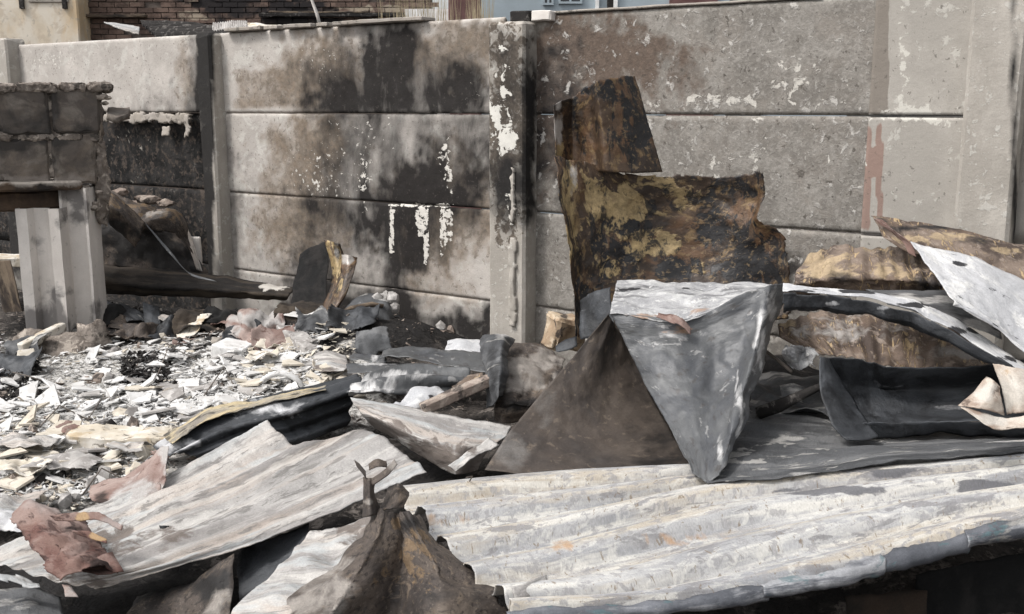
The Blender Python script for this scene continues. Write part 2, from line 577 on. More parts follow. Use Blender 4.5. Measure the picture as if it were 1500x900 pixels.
M['ground'] = material('ash_and_soil', (.085, .075, .068), [
    dict(c=(.025, .023, .022), s=3, t=.5, w=.12),
    dict(c=(.22, .195, .175), s=14, t=.58, w=.06, k=.85, h=.8),
    dict(c=(.50, .485, .46), attr='b', s=14, g=.8, w=.2, t=.36, h=.8, v=.2, vs=60),
    dict(c=(.02, .019, .019), attr='r', s=9, g=.9, w=.2, t=.5, k=.95),
    dict(c=(.03, .028, .026), s=60, t=.6, w=.05, k=.8),
], coord='OBJ', rough=.95, bump=.9, bscale=55, bdist=.012, vary=.3)

STK = (3.2, 1, 1)     # grain crosses u slowly
def metal_mat(name, base, layers, **k):
    k.setdefault('rough', .55); k.setdefault('metal', .15); k['bump'] = k.get('bump', .3) * 1.9; k.setdefault('grain', .4)
    k.setdefault('bscale', 60); k.setdefault('vary', .15); k.setdefault('spec', .22)
    return material(name, base, layers, coord='UV', **k)

AL = (.22, 1, 1)      # noise drawn out along u
M['zinc_white'] = metal_mat('burnt_zinc_white', (.40, .40, .40), [
    dict(c=(.29, .295, .31), s=11, ax=(.10, 1, 1), t=.54, w=.10, k=.85),
    dict(c=(.55, .535, .51), s=16, ax=(.06, 1, 1), t=.57, w=.09, k=.8, h=.3, d=.2),
    dict(c=(.50, .43, .33), s=12, ax=(.07, 1, 1), t=.56, w=.08, k=.65),
    dict(c=(.66, .64, .59), s=24, ax=(.05, 1, 1), t=.60, w=.06, k=.7),
    dict(c=(.66, .645, .60), s=42, ax=(.3, 1, 1), t=.61, w=.06, k=.5, h=.4, d=1),
    dict(c=(.22, .215, .22), s=34, ax=(.15, 1, 1), t=.65, w=.03, k=.8),
    dict(c=(.30, .295, .30), s=60, ax=(.5, 1, 1), t=.60, w=.03, k=.7),
    dict(c=(.20, .15, .10), s=55, t=.70, w=.02, k=.7),
    dict(c=(.46, .30, .18), attr='g', s=14, g=.9, w=.2, t=.5, k=.8),
    dict(c=(.13, .13, .14), attr='r', s=12, ax=(.3, 1, 1), g=1.1, w=.08, t=.5, k=.9),
], rough=.55, metal=.05, bump=.1)
M['zinc_lip_shade'] = metal_mat('shaded_bluish_zinc', (.15, .157, .175), [  # bent edge of the pale sheet, darkened in colour as turned from the light
    dict(c=(.085, .09, .103), s=8, ax=(.3, 1, 1), t=.5, w=.1, k=.85),
    dict(c=(.40, .405, .42), s=12, ax=(.2, 1, 1), t=.56, w=.06, k=.8),
    dict(c=(.45, .43, .39), s=16, ax=(.3, 1, 1), t=.66, w=.05, k=.6),
    dict(c=(.10, .165, .18), s=22, ax=(.5, 1, 1), t=.66, w=.04, k=.7),
], rough=.5, metal=.15, bump=.2)
M['rust_red'] = metal_mat('dark_rust_red', (.20, .128, .108), [
    dict(c=(.115, .055, .046), s=5, t=.5, w=.12, k=.9),
    dict(c=(.29, .215, .19), s=7, t=.56, w=.1, k=.8),
    dict(c=(.05, .028, .025), s=20, t=.62, w=.05, k=.8),
    dict(c=(.34, .29, .27), attr='b', s=8, g=.8, w=.25, t=.5, k=.8, v=.1),
    dict(c=(.36, .25, .14), attr='g', s=12, g=.8, w=.15, t=.5, k=.9),
    dict(c=(.03, .02, .018), attr='r', s=9, g=.8, w=.2, t=.5, k=.95),
], rough=.75, metal=0, bump=.4)
M['ash_grey'] = metal_mat('pale_grey_ash_coat', (.40, .40, .405), [
    dict(c=(.27, .272, .28), s=6, t=.5, w=.12, k=.8),
    dict(c=(.54, .54, .535), s=12, t=.58, w=.07, k=.85, h=.4),
    dict(c=(.12, .12, .125), s=18, ax=(.3, 1.4, 1), t=.66, w=.05, k=.8),
    dict(c=(.64, .635, .62), s=30, t=.66, w=.04, k=.8),
    dict(c=(.025, .025, .028), attr='r', s=10, ax=(.6, 1, 1), g=1.1, w=.07, t=.5, k=.97),
    dict(c=(.34, .23, .165), attr='g', s=10, g=.9, w=.15, t=.5, k=.8)], rough=.75, metal=0, bump=.4)
M['brown_grey'] = metal_mat('grey_brown_steel', (.080, .065, .055), [
    dict(c=(.047, .043, .042), s=3, t=.5, w=.2),
    dict(c=(.115, .095, .080), s=5, t=.56, w=.15, k=.8),
    dict(c=(.18, .145, .115), s=30, t=.68, w=.05, k=.6),
    dict(c=(.02, .019, .019), attr='r', s=7, g=.7, w=.25, t=.5, k=.95),
    dict(c=(.22, .21, .20), attr='b', s=8, g=.7, w=.35, t=.5, k=.8)], rough=.5, metal=.1, bump=.22)
M['tan_fold'] = metal_mat('tan_burnt_coat', (.44, .37, .31), [
    dict(c=(.30, .225, .18), s=5, t=.5, w=.12, k=.9),
    dict(c=(.58, .52, .45), s=8, t=.55, w=.08, k=.8),
    dict(c=(.10, .07, .055), s=18, t=.66, w=.04, k=.8),
    dict(c=(.58, .55, .50), attr='b', s=8, g=.8, w=.25, t=.5, k=.8),
    dict(c=(.40, .27, .15), attr='g', s=12, g=.8, w=.15, t=.5, k=.9),
], rough=.75, metal=0, bump=.25)
M['char_brown'] = metal_mat('brown_char', (.06, .049, .04), [
    dict(c=(.02, .018, .017), s=6, ax=(.2, 1, 1), t=.5, w=.12),
    dict(c=(.085, .068, .052), s=12, ax=(.12, 1, 1), t=.57, w=.08, k=.8),
    dict(c=(.5, .47, .43), attr='b', s=10, g=.6, w=.1, t=.5)], rough=.85, metal=0, bump=.4)
M['ochre_lit_top'] = metal_mat('lit_ochre_zinc', (.36, .32, .25), [  # pale ochre puts the ribbed sheet's lit top into the colour
    dict(c=(.22, .20, .175), s=9, ax=(.3, 1, 1), t=.5, w=.1, k=.9),
    dict(c=(.52, .43, .27), s=12, ax=(.4, 1, 1), t=.55, w=.07, k=.85),
    dict(c=(.06, .055, .05), s=20, ax=(.4, 1, 1), t=.6, w=.05, k=.9)], rough=.8, metal=0, bump=.4)
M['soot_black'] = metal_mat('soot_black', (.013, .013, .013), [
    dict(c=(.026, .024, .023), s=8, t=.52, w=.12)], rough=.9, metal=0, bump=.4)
M['gloom_board'] = metal_mat('gloom_board_tone', (.045, .032, .024), [  # plain dark tone standing in for gloom under the big sheet
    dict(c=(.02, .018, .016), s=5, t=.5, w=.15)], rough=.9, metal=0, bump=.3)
M['zinc_grey'] = metal_mat('burnt_zinc_grey', (.40, .385, .37), [
    dict(c=(.27, .255, .245), s=10, ax=(.18, 1, 1), t=.52, w=.06, k=.85),
    dict(c=(.52, .50, .475), s=13, ax=(.22, 1, 1), t=.52, w=.04, k=.9, h=.6),
    dict(c=(.46, .385, .325), s=8, ax=(.12, 1, 1), t=.57, w=.08, k=.5),
    dict(c=(.20, .19, .18), s=34, ax=(.3, 1, 1), t=.63, w=.03, k=.75),
    dict(c=(.46, .49, .50), s=7, ax=(.25, 1, 1), t=.6, w=.05, k=.55),
    dict(c=(.14, .115, .10), attr='r', s=14, g=1.0, w=.15, t=.5, k=.85),
], rough=.62, metal=.08, bump=.35)
M['steel_grey'] = metal_mat('blue_grey_steel', (.085, .088, .091), [
    dict(c=(.112, .115, .118), s=4, ax=(1, .3, 1), t=.5, w=.2, k=.6),
    dict(c=(.07, .074, .082), s=6, t=.56, w=.1, k=.8),
    dict(c=(.30, .298, .295), s=18, t=.70, w=.03, k=.8, h=.5),
    dict(c=(.055, .05, .048), s=24, t=.67, w=.03, k=.7),
    dict(c=(.52, .515, .51), attr='b', s=14, ax=(1, .35, 1), g=1.3, w=.3, t=.66, h=.4, v=.2),
    dict(c=(.34, .20, .12), attr='g', s=12, g=.9, w=.15, t=.5, k=.85),
    dict(c=(.02, .02, .021), attr='r', s=7, g=.7, w=.25, t=.5, k=.95),
], rough=.42, metal=.12, bump=.25, spec=.5)
M['rust_brown'] = metal_mat('brown_rusted_steel', (.092, .076, .066), [
    dict(c=(.052, .045, .042), s=4, t=.5, w=.12),
    dict(c=(.14, .112, .09), s=6, t=.57, w=.12, k=.8),
    dict(c=(.185, .145, .11), s=24, t=.66, w=.06, k=.7, h=.6, d=.8),
    dict(c=(.035, .03, .028), s=60, t=.62, w=.05, k=.8),
    dict(c=(.26, .22, .18), s=75, t=.68, w=.04, k=.35),
    dict(c=(.02, .019, .019), attr='r', s=7, g=.7, w=.25, t=.5, k=.95),
    dict(c=(.20, .14, .085), attr='g', s=18, g=1.8, w=.15, t=.66, v=.35, k=.75),
    dict(c=(.30, .275, .25), attr='b', s=14, g=1.0, w=.3, t=.5, k=.85, v=.2),
], rough=.55, metal=.15, bump=.35)
M['rust_tall'] = metal_mat('ochre_and_black_scale', (.085, .054, .034), [
    dict(c=(.038, .026, .019), s=3.5, t=.5, w=.09),
    dict(c=(.15, .082, .042), s=5, t=.58, w=.08, k=.75),
    dict(c=(.33, .245, .125), attr='g', s=16, g=1.2, w=.08, t=.48, h=.8, v=.45, vs=40, d=.6, ax=(1, .7, 1)),
    dict(c=(.22, .145, .07), s=16, t=.65, w=.05, k=.7),
    dict(c=(.017, .016, .017), attr='r', s=15, g=1.0, w=.08, t=.5, h=-.4, ax=(1, .6, 1), d=.8),
    dict(c=(.014, .014, .015), s=20, t=.62, w=.04, k=.9, ax=(1, .5, 1)),
    dict(c=(.24, .17, .095), s=50, t=.66, w=.04, k=.6),
    dict(c=(.45, .42, .39), attr='b', s=10, g=.7, w=.2, t=.5),
], rough=.4, metal=.25, bump=.35, spec=.5)
M['rust_pink'] = metal_mat('pink_brown_oxide', (.25, .185, .165), [
    dict(c=(.20, .125, .105), s=4, t=.5, w=.12, k=.9),
    dict(c=(.36, .285, .255), s=6, t=.57, w=.1, k=.8),
    dict(c=(.10, .055, .045), s=17, t=.64, w=.04, k=.8),
    dict(c=(.42, .405, .39), attr='b', s=8, g=.8, w=.25, t=.5, k=.9, v=.1),
    dict(c=(.40, .27, .15), attr='g', s=12, g=.8, w=.15, t=.5, k=.9, v=.2),
    dict(c=(.035, .025, .022), attr='r', s=9, g=.8, w=.2, t=.5, k=.95),
], rough=.75, metal=.0, bump=.4)
M['ash_white'] = metal_mat('white_ash_coat', (.58, .58, .59), [
    dict(c=(.42, .425, .44), s=6, t=.5, w=.12, k=.8),
    dict(c=(.69, .685, .67), s=9, t=.57, w=.06, k=.85, h=.4),
    dict(c=(.05, .05, .055), s=16, ax=(.45, 1.6, 1), t=.735, w=.03, k=.9),
    dict(c=(.025, .025, .028), attr='r', s=10, ax=(.6, 1, 1), g=1.1, w=.07, t=.5, k=.97),
    dict(c=(.42, .27, .18), attr='g', s=10, g=.9, w=.15, t=.5, k=.8),
], rough=.75, metal=.0, bump=.4)
M['char'] = metal_mat('black_char', (.042, .045, .05), [
    dict(c=(.075, .08, .088), s=4, ax=(.4, 1, 1), t=.52, w=.1, k=.9),
    dict(c=(.02, .021, .023), s=6, t=.55, w=.1),
    dict(c=(.16, .163, .17), s=22, ax=(.5, 1, 1), t=.76, w=.05, k=.6),
    dict(c=(.56, .56, .57), attr='b', s=11, g=.9, w=.25, t=.45, h=.5, v=.2),
], rough=.5, metal=.05, bump=.4, spec=.3)
M['grey_layers'] = metal_mat('grey_ashen_sheet', (.105, .108, .113), [
    dict(c=(.068, .07, .074), s=5, ax=(.3, 1, 1), t=.5, w=.1),
    dict(c=(.17, .172, .175), s=8, ax=(.25, 1, 1), t=.58, w=.07, k=.85),
    dict(c=(.40, .39, .37), s=16, ax=(.3, 1, 1), t=.67, w=.025, k=.8, h=.6),
    dict(c=(.02, .02, .021), attr='r', s=7, g=.7, w=.25, t=.5, k=.95),
    dict(c=(.42, .41, .395), attr='b', s=9, ax=(.4, 1, 1), g=1.0, w=.15, t=.5, v=.2),
], rough=.6, metal=.05, bump=.5)
M['drip_brown'] = metal_mat('brown_scaled_sheet', (.15, .11, .085), [
    dict(c=(.24, .19, .155), s=5, ax=(.5, 1, 1), t=.5, w=.1, k=.9),
    dict(c=(.07, .053, .045), s=6, t=.56, w=.08, k=.9),
    dict(c=(.50, .37, .22), s=19, ax=(2.6, .55, 1), t=.645, w=.022, k=.95, h=.6, d=1.4),
    dict(c=(.33, .27, .225), s=28, t=.62, w=.04, k=.7),
    dict(c=(.40, .31, .20), attr='g', s=12, g=1.2, w=.15, t=.6, k=.85, v=.3),
    dict(c=(.02, .02, .022), attr='r', s=7, g=.7, w=.25, t=.5, k=.95),
    dict(c=(.38, .36, .34), attr='b', s=8, g=.9, w=.2, t=.5, k=.9),
], rough=.6, metal=.1, bump=.5)
M['pale_cream'] = material('cream_burnt_board', (.50, .45, .37), [
    dict(c=(.62, .59, .54), s=6, t=.5, w=.1, k=.9),
    dict(c=(.40, .31, .20), s=8, t=.6, w=.06, k=.8),
    dict(c=(.10, .085, .07), s=22, t=.66, w=.03, k=.8),
], coord='OBJ', rough=.85, bump=.5, vary=.12)
M['tan_block'] = material('tan_scorched_block', (.36, .27, .185), [
    dict(c=(.22, .15, .10), s=7, t=.5, w=.1, k=.9),
    dict(c=(.48, .40, .30), s=10, t=.56, w=.07, k=.8),
    dict(c=(.06, .05, .045), s=16, t=.62, w=.05, k=.9)], coord='OBJ', rough=.9, bump=.7, vary=.15)
M['shard_white'] = material('white_shard', (.62, .615, .605), [
    dict(c=(.50, .49, .475), s=14, t=.5, w=.1, k=.8),
    dict(c=(.25, .24, .23), s=30, t=.67, w=.04, k=.7),
], coord='OBJ', rough=.55, bump=.15, vary=.06)
M['shard_cream'] = material('cream_shard', (.54, .50, .43), [
    dict(c=(.44, .39, .32), s=14, t=.52, w=.1, k=.8),
    dict(c=(.22, .19, .16), s=30, t=.66, w=.04, k=.7),
], coord='OBJ', rough=.7, bump=.2, vary=.08)
M['shard_grey'] = material('grey_shard', (.36, .345, .33), [
    dict(c=(.22, .205, .195), s=12, t=.5, w=.1, k=.8),
    dict(c=(.52, .50, .48), s=26, t=.64, w=.04, k=.7),
], coord='OBJ', rough=.8, bump=.3, vary=.12)
M['rubble'] = material('brown_rubble', (.21, .17, .145), [
    dict(c=(.34, .29, .25), s=14, t=.55, w=.07, k=.9),
    dict(c=(.06, .052, .048), s=18, t=.6, w=.05, k=.9),
], coord='OBJ', rough=.95, bump=.8, bscale=50, bdist=.008, vary=.2)
M['charred_bits'] = material('charred_bits', (.03, .028, .027), [
    dict(c=(.12, .112, .105), s=20, t=.62, w=.05, k=.8)], coord='OBJ', rough=.9, bump=.6, vary=.3)
M['timber'] = material('scorched_timber', (.11, .085, .065), [
    dict(c=(.035, .03, .027), s=6, ax=(.2, 1, 1), t=.5, w=.12),
    dict(c=(.19, .15, .11), s=14, ax=(.12, 1, 1), t=.58, w=.06, k=.8),
    dict(c=(.5, .47, .43), attr='b', s=10, g=.6, w=.1, t=.5),
], coord='OBJ', rough=.85, bump=.5, vary=.2)
M['charred_timber'] = material('charred_timber', (.05, .042, .036), [
    dict(c=(.02, .018, .017), s=6, ax=(.2, 1, 1), t=.5, w=.12),
    dict(c=(.10, .082, .064), s=12, ax=(.15, 1, 1), t=.56, w=.06, k=.8),
    dict(c=(.5, .47, .43), attr='b', s=10, g=.6, w=.1, t=.5),
], coord='OBJ', rough=.85, bump=.7, vary=.2)
M['cream_wall'] = material('cream_render', (.60, .52, .41), [
    dict(c=(.66, .605, .52), s=2.2, t=.5, w=.1, k=.9),
    dict(c=(.50, .42, .33), s=4, t=.58, w=.05, k=.7),
    dict(c=(.60, .42, .22), s=.9, t=.62, w=.08, k=.6, ax=(1, 1, .3)),
    dict(c=(.38, .34, .29), s=9, t=.67, w=.03, k=.6),
], coord='OBJ', rough=.9, bump=.3, bscale=20, vary=.06)
M['brick'] = material('smoked_brick', (.125, .088, .073), [
    dict(c=(.19, .135, .11), s=2.2, t=.5, w=.1, k=.85),
    dict(c=(.09, .065, .055), s=6, t=.55, w=.08, k=.85),
    dict(c=(.028, .026, .027), attr='r', s=1.6, g=.8, w=.15, t=.5, k=.97),
    dict(c=(.38, .32, .25), attr='b', s=1.8, g=.8, w=.1, t=.5, k=.9),
], coord='OBJ', rough=.95, bump=.3, bscale=30, vary=.25, vscale=14)
M['brick_mortar'] = material('smoked_mortar', (.115, .095, .083), [
    dict(c=(.028, .026, .027), attr='r', s=1.6, g=.8, w=.15, t=.5, k=.97),
    dict(c=(.34, .29, .24), attr='b', s=1.8, g=.8, w=.1, t=.5, k=.9),
], coord='OBJ', rough=.95, vary=.2)
M['blue_wall'] = material('pale_blue_render', (.37, .43, .47), [
    dict(c=(.33, .385, .42), s=1.5, t=.5, w=.15, k=.8)], coord='OBJ', rough=.8, bump=.1, vary=.05)
M['maroon'] = material('maroon_paint', (.15, .085, .08), [], coord='OBJ', rough=.7, bump=.1)
M['glass'] = material('dark_window_glass', (.03, .034, .04), [], coord='OBJ', rough=.08, rough2=.12, bump=0, spec=.6)
M['white_frame'] = material('white_frame_paint', (.70, .70, .69), [], coord='OBJ', rough=.6, bump=.05)
M['dry_grass'] = material('dry_straw', (.36, .30, .20), [], coord='OBJ', rough=.9, bump=0)
M['wire'] = material('burnt_wire', (.16, .14, .125), [], coord='OBJ', rough=.6, metal=.4)

# ------------------------------------------------------------------ the ground
MOUNDS = [(-0.65, 5.35, .55, .22), (-1.45, 5.75, .6, .16), (-2.6, 6.0, .6, .12), (-1.0, 4.9, .6, .06), (-2.1, 4.6, 1.2, .05),
          (0.6, 4.2, .6, .2), (1.5, 3.5, .7, .2), (.3, 3.6, .5, .12), (-3.2, 6.3, .7, .2), (1.2, 4.6, .6, .2)]
def gz(x, y):
    x = np.asarray(x, float); y = np.asarray(y, float)
    q = np.stack([x, y, np.zeros_like(x)], -1)
    near = np.exp(-((x) ** 2 + (y - 4.5) ** 2) / 40)
    z = (fbm(q * 1.1, 3) * .09 + fbm(q * 6, 3) * .035 + fbm(q * 22, 2) * .012) * near
    for mx, my, r, h in MOUNDS:
        z = z + h * np.exp(-((x - mx) ** 2 + (y - my) ** 2) / (r * r))
    return z
def axis(lo, hi, a, b, step):
    fine = np.arange(a, b + step, step)
    left = a - np.cumsum(step * 1.25 ** np.arange(1, 60)); left = left[left > lo]
    right = b + np.cumsum(step * 1.25 ** np.arange(1, 60)); right = right[right < hi]
    return np.concatenate([[lo], left[::-1], fine, right, [hi]])
gx = axis(-90, 90, -4.2, 2.6, .03); gy = axis(-40, 160, 1.6, 6.9, .03)
GX, GY = np.meshgrid(gx, gy, indexing='ij')
GP = np.stack([GX, GY, gz(GX, GY)], -1)
gst = [('b', 250, 580, 330, 95, 1), ('b', 90, 680, 200, 70, .95), ('b', 440, 560, 130, 40, .95), ('b', 330, 545, 200, 40, .7),
       ('r', 650, 485, 110, 40, .95), ('r', 470, 480, 180, 32, .7), ('r', 215, 562, 40, 18, .9), ('r', 250, 470, 190, 48, 1), ('r', 450, 478, 140, 34, .95),
       ('r', 30, 570, 60, 35, .8), ('r', 700, 960, 900, 150, .97), ('r', 1200, 620, 320, 150, .95), ('r', 150, 860, 300, 60, .9), ('r', 600, 690, 130, 50, .9)]  # black under sheets and beam paints in shade; by the wall it is soot
gme, go = mesh_from_grid("ground", GP, np.stack([GX, GY], -1), stains=gst, origin=(0, 0, 0))
ground = link("ground", gme, M['ground'], None, (0, 0, 0))
tag(ground, kind='structure')

# ------------------------------------------------------------------ the precast wall
W0, WK = 5.427, -0.661
EDIR = np.array([1, WK, 0]) / math.hypot(1, WK)
NDIR = np.array([WK, -1, 0]) / math.hypot(1, WK)          # towards the yard
WORG = np.array([0, W0, 0])
def wall_pt(s, off, z):
    return WORG + EDIR * s + NDIR * off + np.array([0, 0, z])
def s_of(u, off=0.0, v=250):
    d = ray(u, v)
    n = NDIR; p0 = WORG + NDIR * off
    t = (p0[:2] @ n[:2]) / (d[:2] @ n[:2])
    P = d * t
    return float((P[:2] - WORG[:2]) @ EDIR[:2])
# marks: r soot, g brown scorch, b pale flakes; where they sit on the wall
WST = [('r', 570, 95, 60, 80, 1), ('r', 498, 140, 46, 34, .75), ('r', 590, 170, 170, 170, .22), ('r', 600, 330, 120, 110, .2), ('r', 590, 70, 22, 60, .8), ('r', 655, 140, 75, 50, .85), ('r', 560, 150, 110, 22, .8), ('r', 700, 100, 34, 60, .6), ('r', 480, 110, 40, 40, .5),
       ('r', 570, 215, 62, 60, .62), ('r', 510, 215, 50, 60, .62), ('r', 620, 248, 60, 56, .88), ('r', 690, 240, 44, 90, .68),
       ('r', 545, 325, 46, 60, .92), ('r', 490, 300, 60, 46, .75), ('r', 630, 285, 70, 32, .9), ('r', 600, 350, 27, 50, .8, 1), ('r', 645, 340, 24, 46, .6),
       ('r', 575, 390, 18, 80, .85), ('r', 465, 420, 56, 64, .95), ('r', 590, 460, 18, 45, .8), ('r', 690, 480, 44, 28, .95), ('r', 630, 488, 100, 22, .95), ('r', 540, 465, 80, 48, .9),
       ('r', 598, 205, 14, 36, -.5), ('r', 527, 110, 9, 50, -.3), ('r', 690, 68, 50, 24, -.7), ('r', 548, 250, 9, 60, -.3), ('r', 662, 235, 8, 50, -.4), ('r', 615, 110, 8, 60, -.2), ('r', 640, 172, 60, 6, -.3),
       ('g', 470, 95, 80, 56, .8), ('g', 405, 130, 60, 28, .7, 1), ('g', 650, 75, 80, 50, .7), ('g', 460, 215, 70, 66, .85), ('g', 430, 300, 60, 66, .7), ('g', 690, 80, 50, 50, .6),
       ('g', 620, 350, 70, 60, .9), ('g', 700, 320, 50, 70, .75), ('g', 420, 350, 60, 60, .6), ('g', 640, 270, 80, 60, .7), ('g', 470, 340, 60, 60, .7), ('g', 640, 420, 90, 30, .45),
       ('b', 480, 260, 50, 40, .42), ('b', 535, 270, 14, 45, .6), ('b', 650, 235, 12, 40, .7), ('b', 660, 260, 10, 26, .6), ('b', 470, 90, 40, 45, .38), ('b', 440, 250, 50, 60, .32),
       ('b', 574, 338, 4, 34, 1, 1), ('b', 616, 325, 5, 22, 1, 1), ('b', 624, 345, 4, 44, 1, 1), ('b', 612, 318, 4, 15, 1, 1), ('b', 654, 330, 9, 26, .8, 1), ('b', 648, 352, 4, 24, .8, 1),
       ('b', 612, 301, 48, 2.5, 1, 1), ('b', 520, 200, 60, 50, .36), ('b', 690, 130, 40, 60, .3),
       # left bay
       ('r', 292, 120, 20, 100, .8), ('g', 268, 110, 16, 60, .6), ('r', 240, 300, 110, 140, 1), ('b', 80, 90, 45, 14, .6),
       # right bay
       ('g', 845, 80, 90, 85, .95), ('g', 800, 160, 60, 130, .8), ('r', 810, 130, 44, 70, .75), ('r', 810, 225, 40, 70, .7), ('g', 960, 110, 80, 60, .5), ('g', 930, 70, 60, 60, .45),
       ('b', 810, 90, 30, 46, .72), ('b', 850, 95, 22, 40, .6), ('b', 780, 80, 8, 60, .5)]
WST_R = WST + [('b', 1050, 230, 120, 70, .35), ('b', 1020, 150, 120, 14, .6), ('b', 1150, 110, 60, 60, .35), ('r', 1130, 400, 60, 70, .8), ('b', 1200, 170, 60, 90, .3)]
WST_S = [('r', 1287, 60, 15, 105, .95, 1), ('g', 1268, 260, 8, 80, .95, 1), ('g', 1288, 255, 5, 75, .9, 1), ('g', 1278, 238, 12, 22, .85, 1),
         ('b', 1322, 90, 8, 80, .7), ('b', 1340, 168, 60, 14, .8), ('b', 1262, 250, 8, 70, .5)]
ZJ = [(1.365, 1.855), (0.862, 1.361), (0.36, 0.858), (-0.20, 0.356)]
wall = empty("precast_wall", WORG, "grey precast concrete wall of stacked panels between posts, streaked with black soot", "wall")
POSTS = [(-6.75, .20, .10, 1.88), (s_of(14, .10), .20, .10, 1.90), (s_of(306, .10), .135, .10, 1.852), (s_of(741, .115), .225, .115, 1.822), (s_of(1444, .14), .205, .14, 2.02), (4.55, .2, .1, 2.02)]
def panel(s0, s1, z0, z1, mat, stains, res=.012, thick=.05, warp=.004, off=0.0, chipk=1):
    ns_, nz_ = max(4, int((s1 - s0) / res)), max(4, int((z1 - z0) / res))
    a = np.linspace(s0, s1, ns_); b = np.linspace(z0, z1, nz_)
    A, B = np.meshgrid(a, b, indexing='ij')
    de = np.minimum(np.minimum(A - s0, s1 - A), np.minimum(B - z0, z1 - B))
    q = np.stack([A * 2, B * 2, np.full_like(A, s0 * 3 + z0)], -1)
    O = off + warp * fbm(q, 3) * 1.5 + .0015 * fbm(q * 12, 2)
    chip = np.clip((.007 + .014 * fbm(q * 9, 3) - de) / .006, 0, 1) if chipk else 0
    O = O - .009 * chip
    P = WORG + EDIR * A[..., None] + NDIR * O[..., None]
    P[..., 2] = B
    # rear skin and rim so that the slab is closed
    ctr = wall_pt((s0 + s1) / 2, 0, z0)
    me, o0 = mesh_from_grid("panel", P, np.stack([A, B], -1), stains=stains, origin=ctr)
    o = link("panel", me, mat, wall, o0)
    md = o.modifiers.new("thickness", 'SOLIDIFY'); md.thickness = thick; md.offset = -1 if (np.array(me.polygons[0].normal) @ NDIR) > 0 else 1
    return o
def bay(i):
    return POSTS[i][0] + POSTS[i][1] / 2 - .03, POSTS[i + 1][0] - POSTS[i + 1][1] / 2 + .03
for k, (z0, z1) in enumerate(ZJ):
    panel(*bay(0), z0, z1, M['panel'] if k == 0 else M['soot_wall'], None, res=.05)
a, b = bay(1)
panel(a, b, *ZJ[0], M['panel'], WST, res=.013)
panel(a, b, *ZJ[2], M['soot_wall'], WST, res=.025, off=-.03)
panel(a, b, *ZJ[3], M['soot_wall'], WST, res=.03, off=-.03)
panel(a, b, *ZJ[1], M['soot_wall'], [('b', 200, 205, 60, 25, .4), ('b', 180, 285, 60, 40, .4)], res=.02, off=-.03, warp=.02)
a, b = bay(2)
for z in ZJ: panel(a, b, *z, M['panel'], WST, res=.0105)
a, b = bay(3)
smid = s_of(1268)
for k, z in enumerate(ZJ):
    panel(a, b, *z, M['panel_grey'], WST_R, res=.014)
    o = panel(smid, b, z[0] + .004, z[1] - .004, M['panel_smooth'], WST_S, res=.0125, off=.010, chipk=0, thick=.006)
    o.name = o.data.name = "render_coat"
a, b = bay(4)
for z in ZJ: panel(a, b, *z, M['panel_smooth'], None, res=.05)
PST = [('r', 10, 330, 60, 150, 1), ('r', 300, 190, 13, 260, 1, 1), ('r', 774, 180, 12, 150, .98), ('g', 740, 160, 44, 150, .95), ('r', 740, 270, 44, 70, .95), ('r', 740, 120, 40, 90, .6), ('b', 740, 140, 32, 90, .52), ('b', 728, 150, 14, 40, .7), ('b', 742, 215, 18, 26, .95), ('b', 750, 300, 22, 30, .62),
       ('g', 745, 330, 30, 40, .6), ('r', 1486, 200, 5, 300, .9)]
for s, wd, dp, top in POSTS:
    me = rough_box((wd, dp + .06, top + .25), noise=.006, ns=4, seg=60, seed=s, bev=.014, chip=.02)
    me.name = "post"
    c = wall_pt(s, dp / 2 - .03, -.25)
    Mx = Matrix.Translation(c) @ Matrix.Rotation(math.atan2(EDIR[1], EDIR[0]), 4, 'Z')
    put_stain(me, PST, Mx)
    o = link("post", me, M['post'], wall, c)
    o.rotation_euler = (0, 0, math.atan2(EDIR[1], EDIR[0]))
# loose fillet of mortar beside the middle post, coping strips, broken plaster edge in the left bay
def wall_strip(name, u0, u1, z0, z1, off, mat, label=None, seed=0, th=.02, edge=.012):
    s0, s1 = s_of(u0), s_of(u1)
    rows = [[wall_pt(s0 + (s1 - s0) * k / 4, off, z1) for k in range(5)], [wall_pt(s0 + (s1 - s0) * k / 4, off + .01, z0) for k in range(5)]]
    o = sheet(name, None, None, 'y', rows, mat, res=.012, edge=edge, efreq=14, crump=.012, thick=th, parent=wall, bite=.01)
    if label: o['label'] = label
    return o
wall_strip("broken_plaster", 158, 291, 1.285, 1.372, .012, M['plaster'], "ragged pale plaster edge above the black patch", th=.03, edge=.03)
for (u0, u1, z0, z1) in ((246, 262, 1.19, 1.29), (280, 291, 1.18, 1.36)):
    wall_strip("plaster_flake", u0, u1, z0, z1, .03, M['plaster'], th=.012, edge=.03)
wall_strip("mortar_fillet", 764, 776, .25, .75, .11, M['post'], th=.03, edge=.004)
wall_strip("mortar_fillet", 764, 776, .80, 1.12, .11, M['post'], th=.03, edge=.03)
def coping(u0, u1, z, mat, h=.022, w=.13, yaw=.0):
    s0, s1 = s_of(u0), s_of(u1)
    me = rough_box((s1 - s0, w, h), noise=.006, seg=30, seed=u0, bev=.004, chip=.02); me.name = "coping_strip"
    o = link("coping_strip", me, mat, wall, wall_pt((s0 + s1) / 2, -.02, z))
    o.rotation_euler = (0, 0, math.atan2(EDIR[1], EDIR[0]) + yaw)
for u0, u1, z, yaw in ((345, 398, 1.858, .03), (403, 424, 1.857, -.1), (430, 470, 1.858, .02), (476, 492, 1.857, .1), (500, 630, 1.858, .0)):
    coping(u0, u1, z, M['plaster'], yaw=yaw)
coping(784, 812, 1.822, M['white_post'], h=.05)
coping(752, 781, 1.823, M['charred_bits'], h=.055)
coping(812, 1190, 1.857, M['plaster'], h=.012, w=.06)

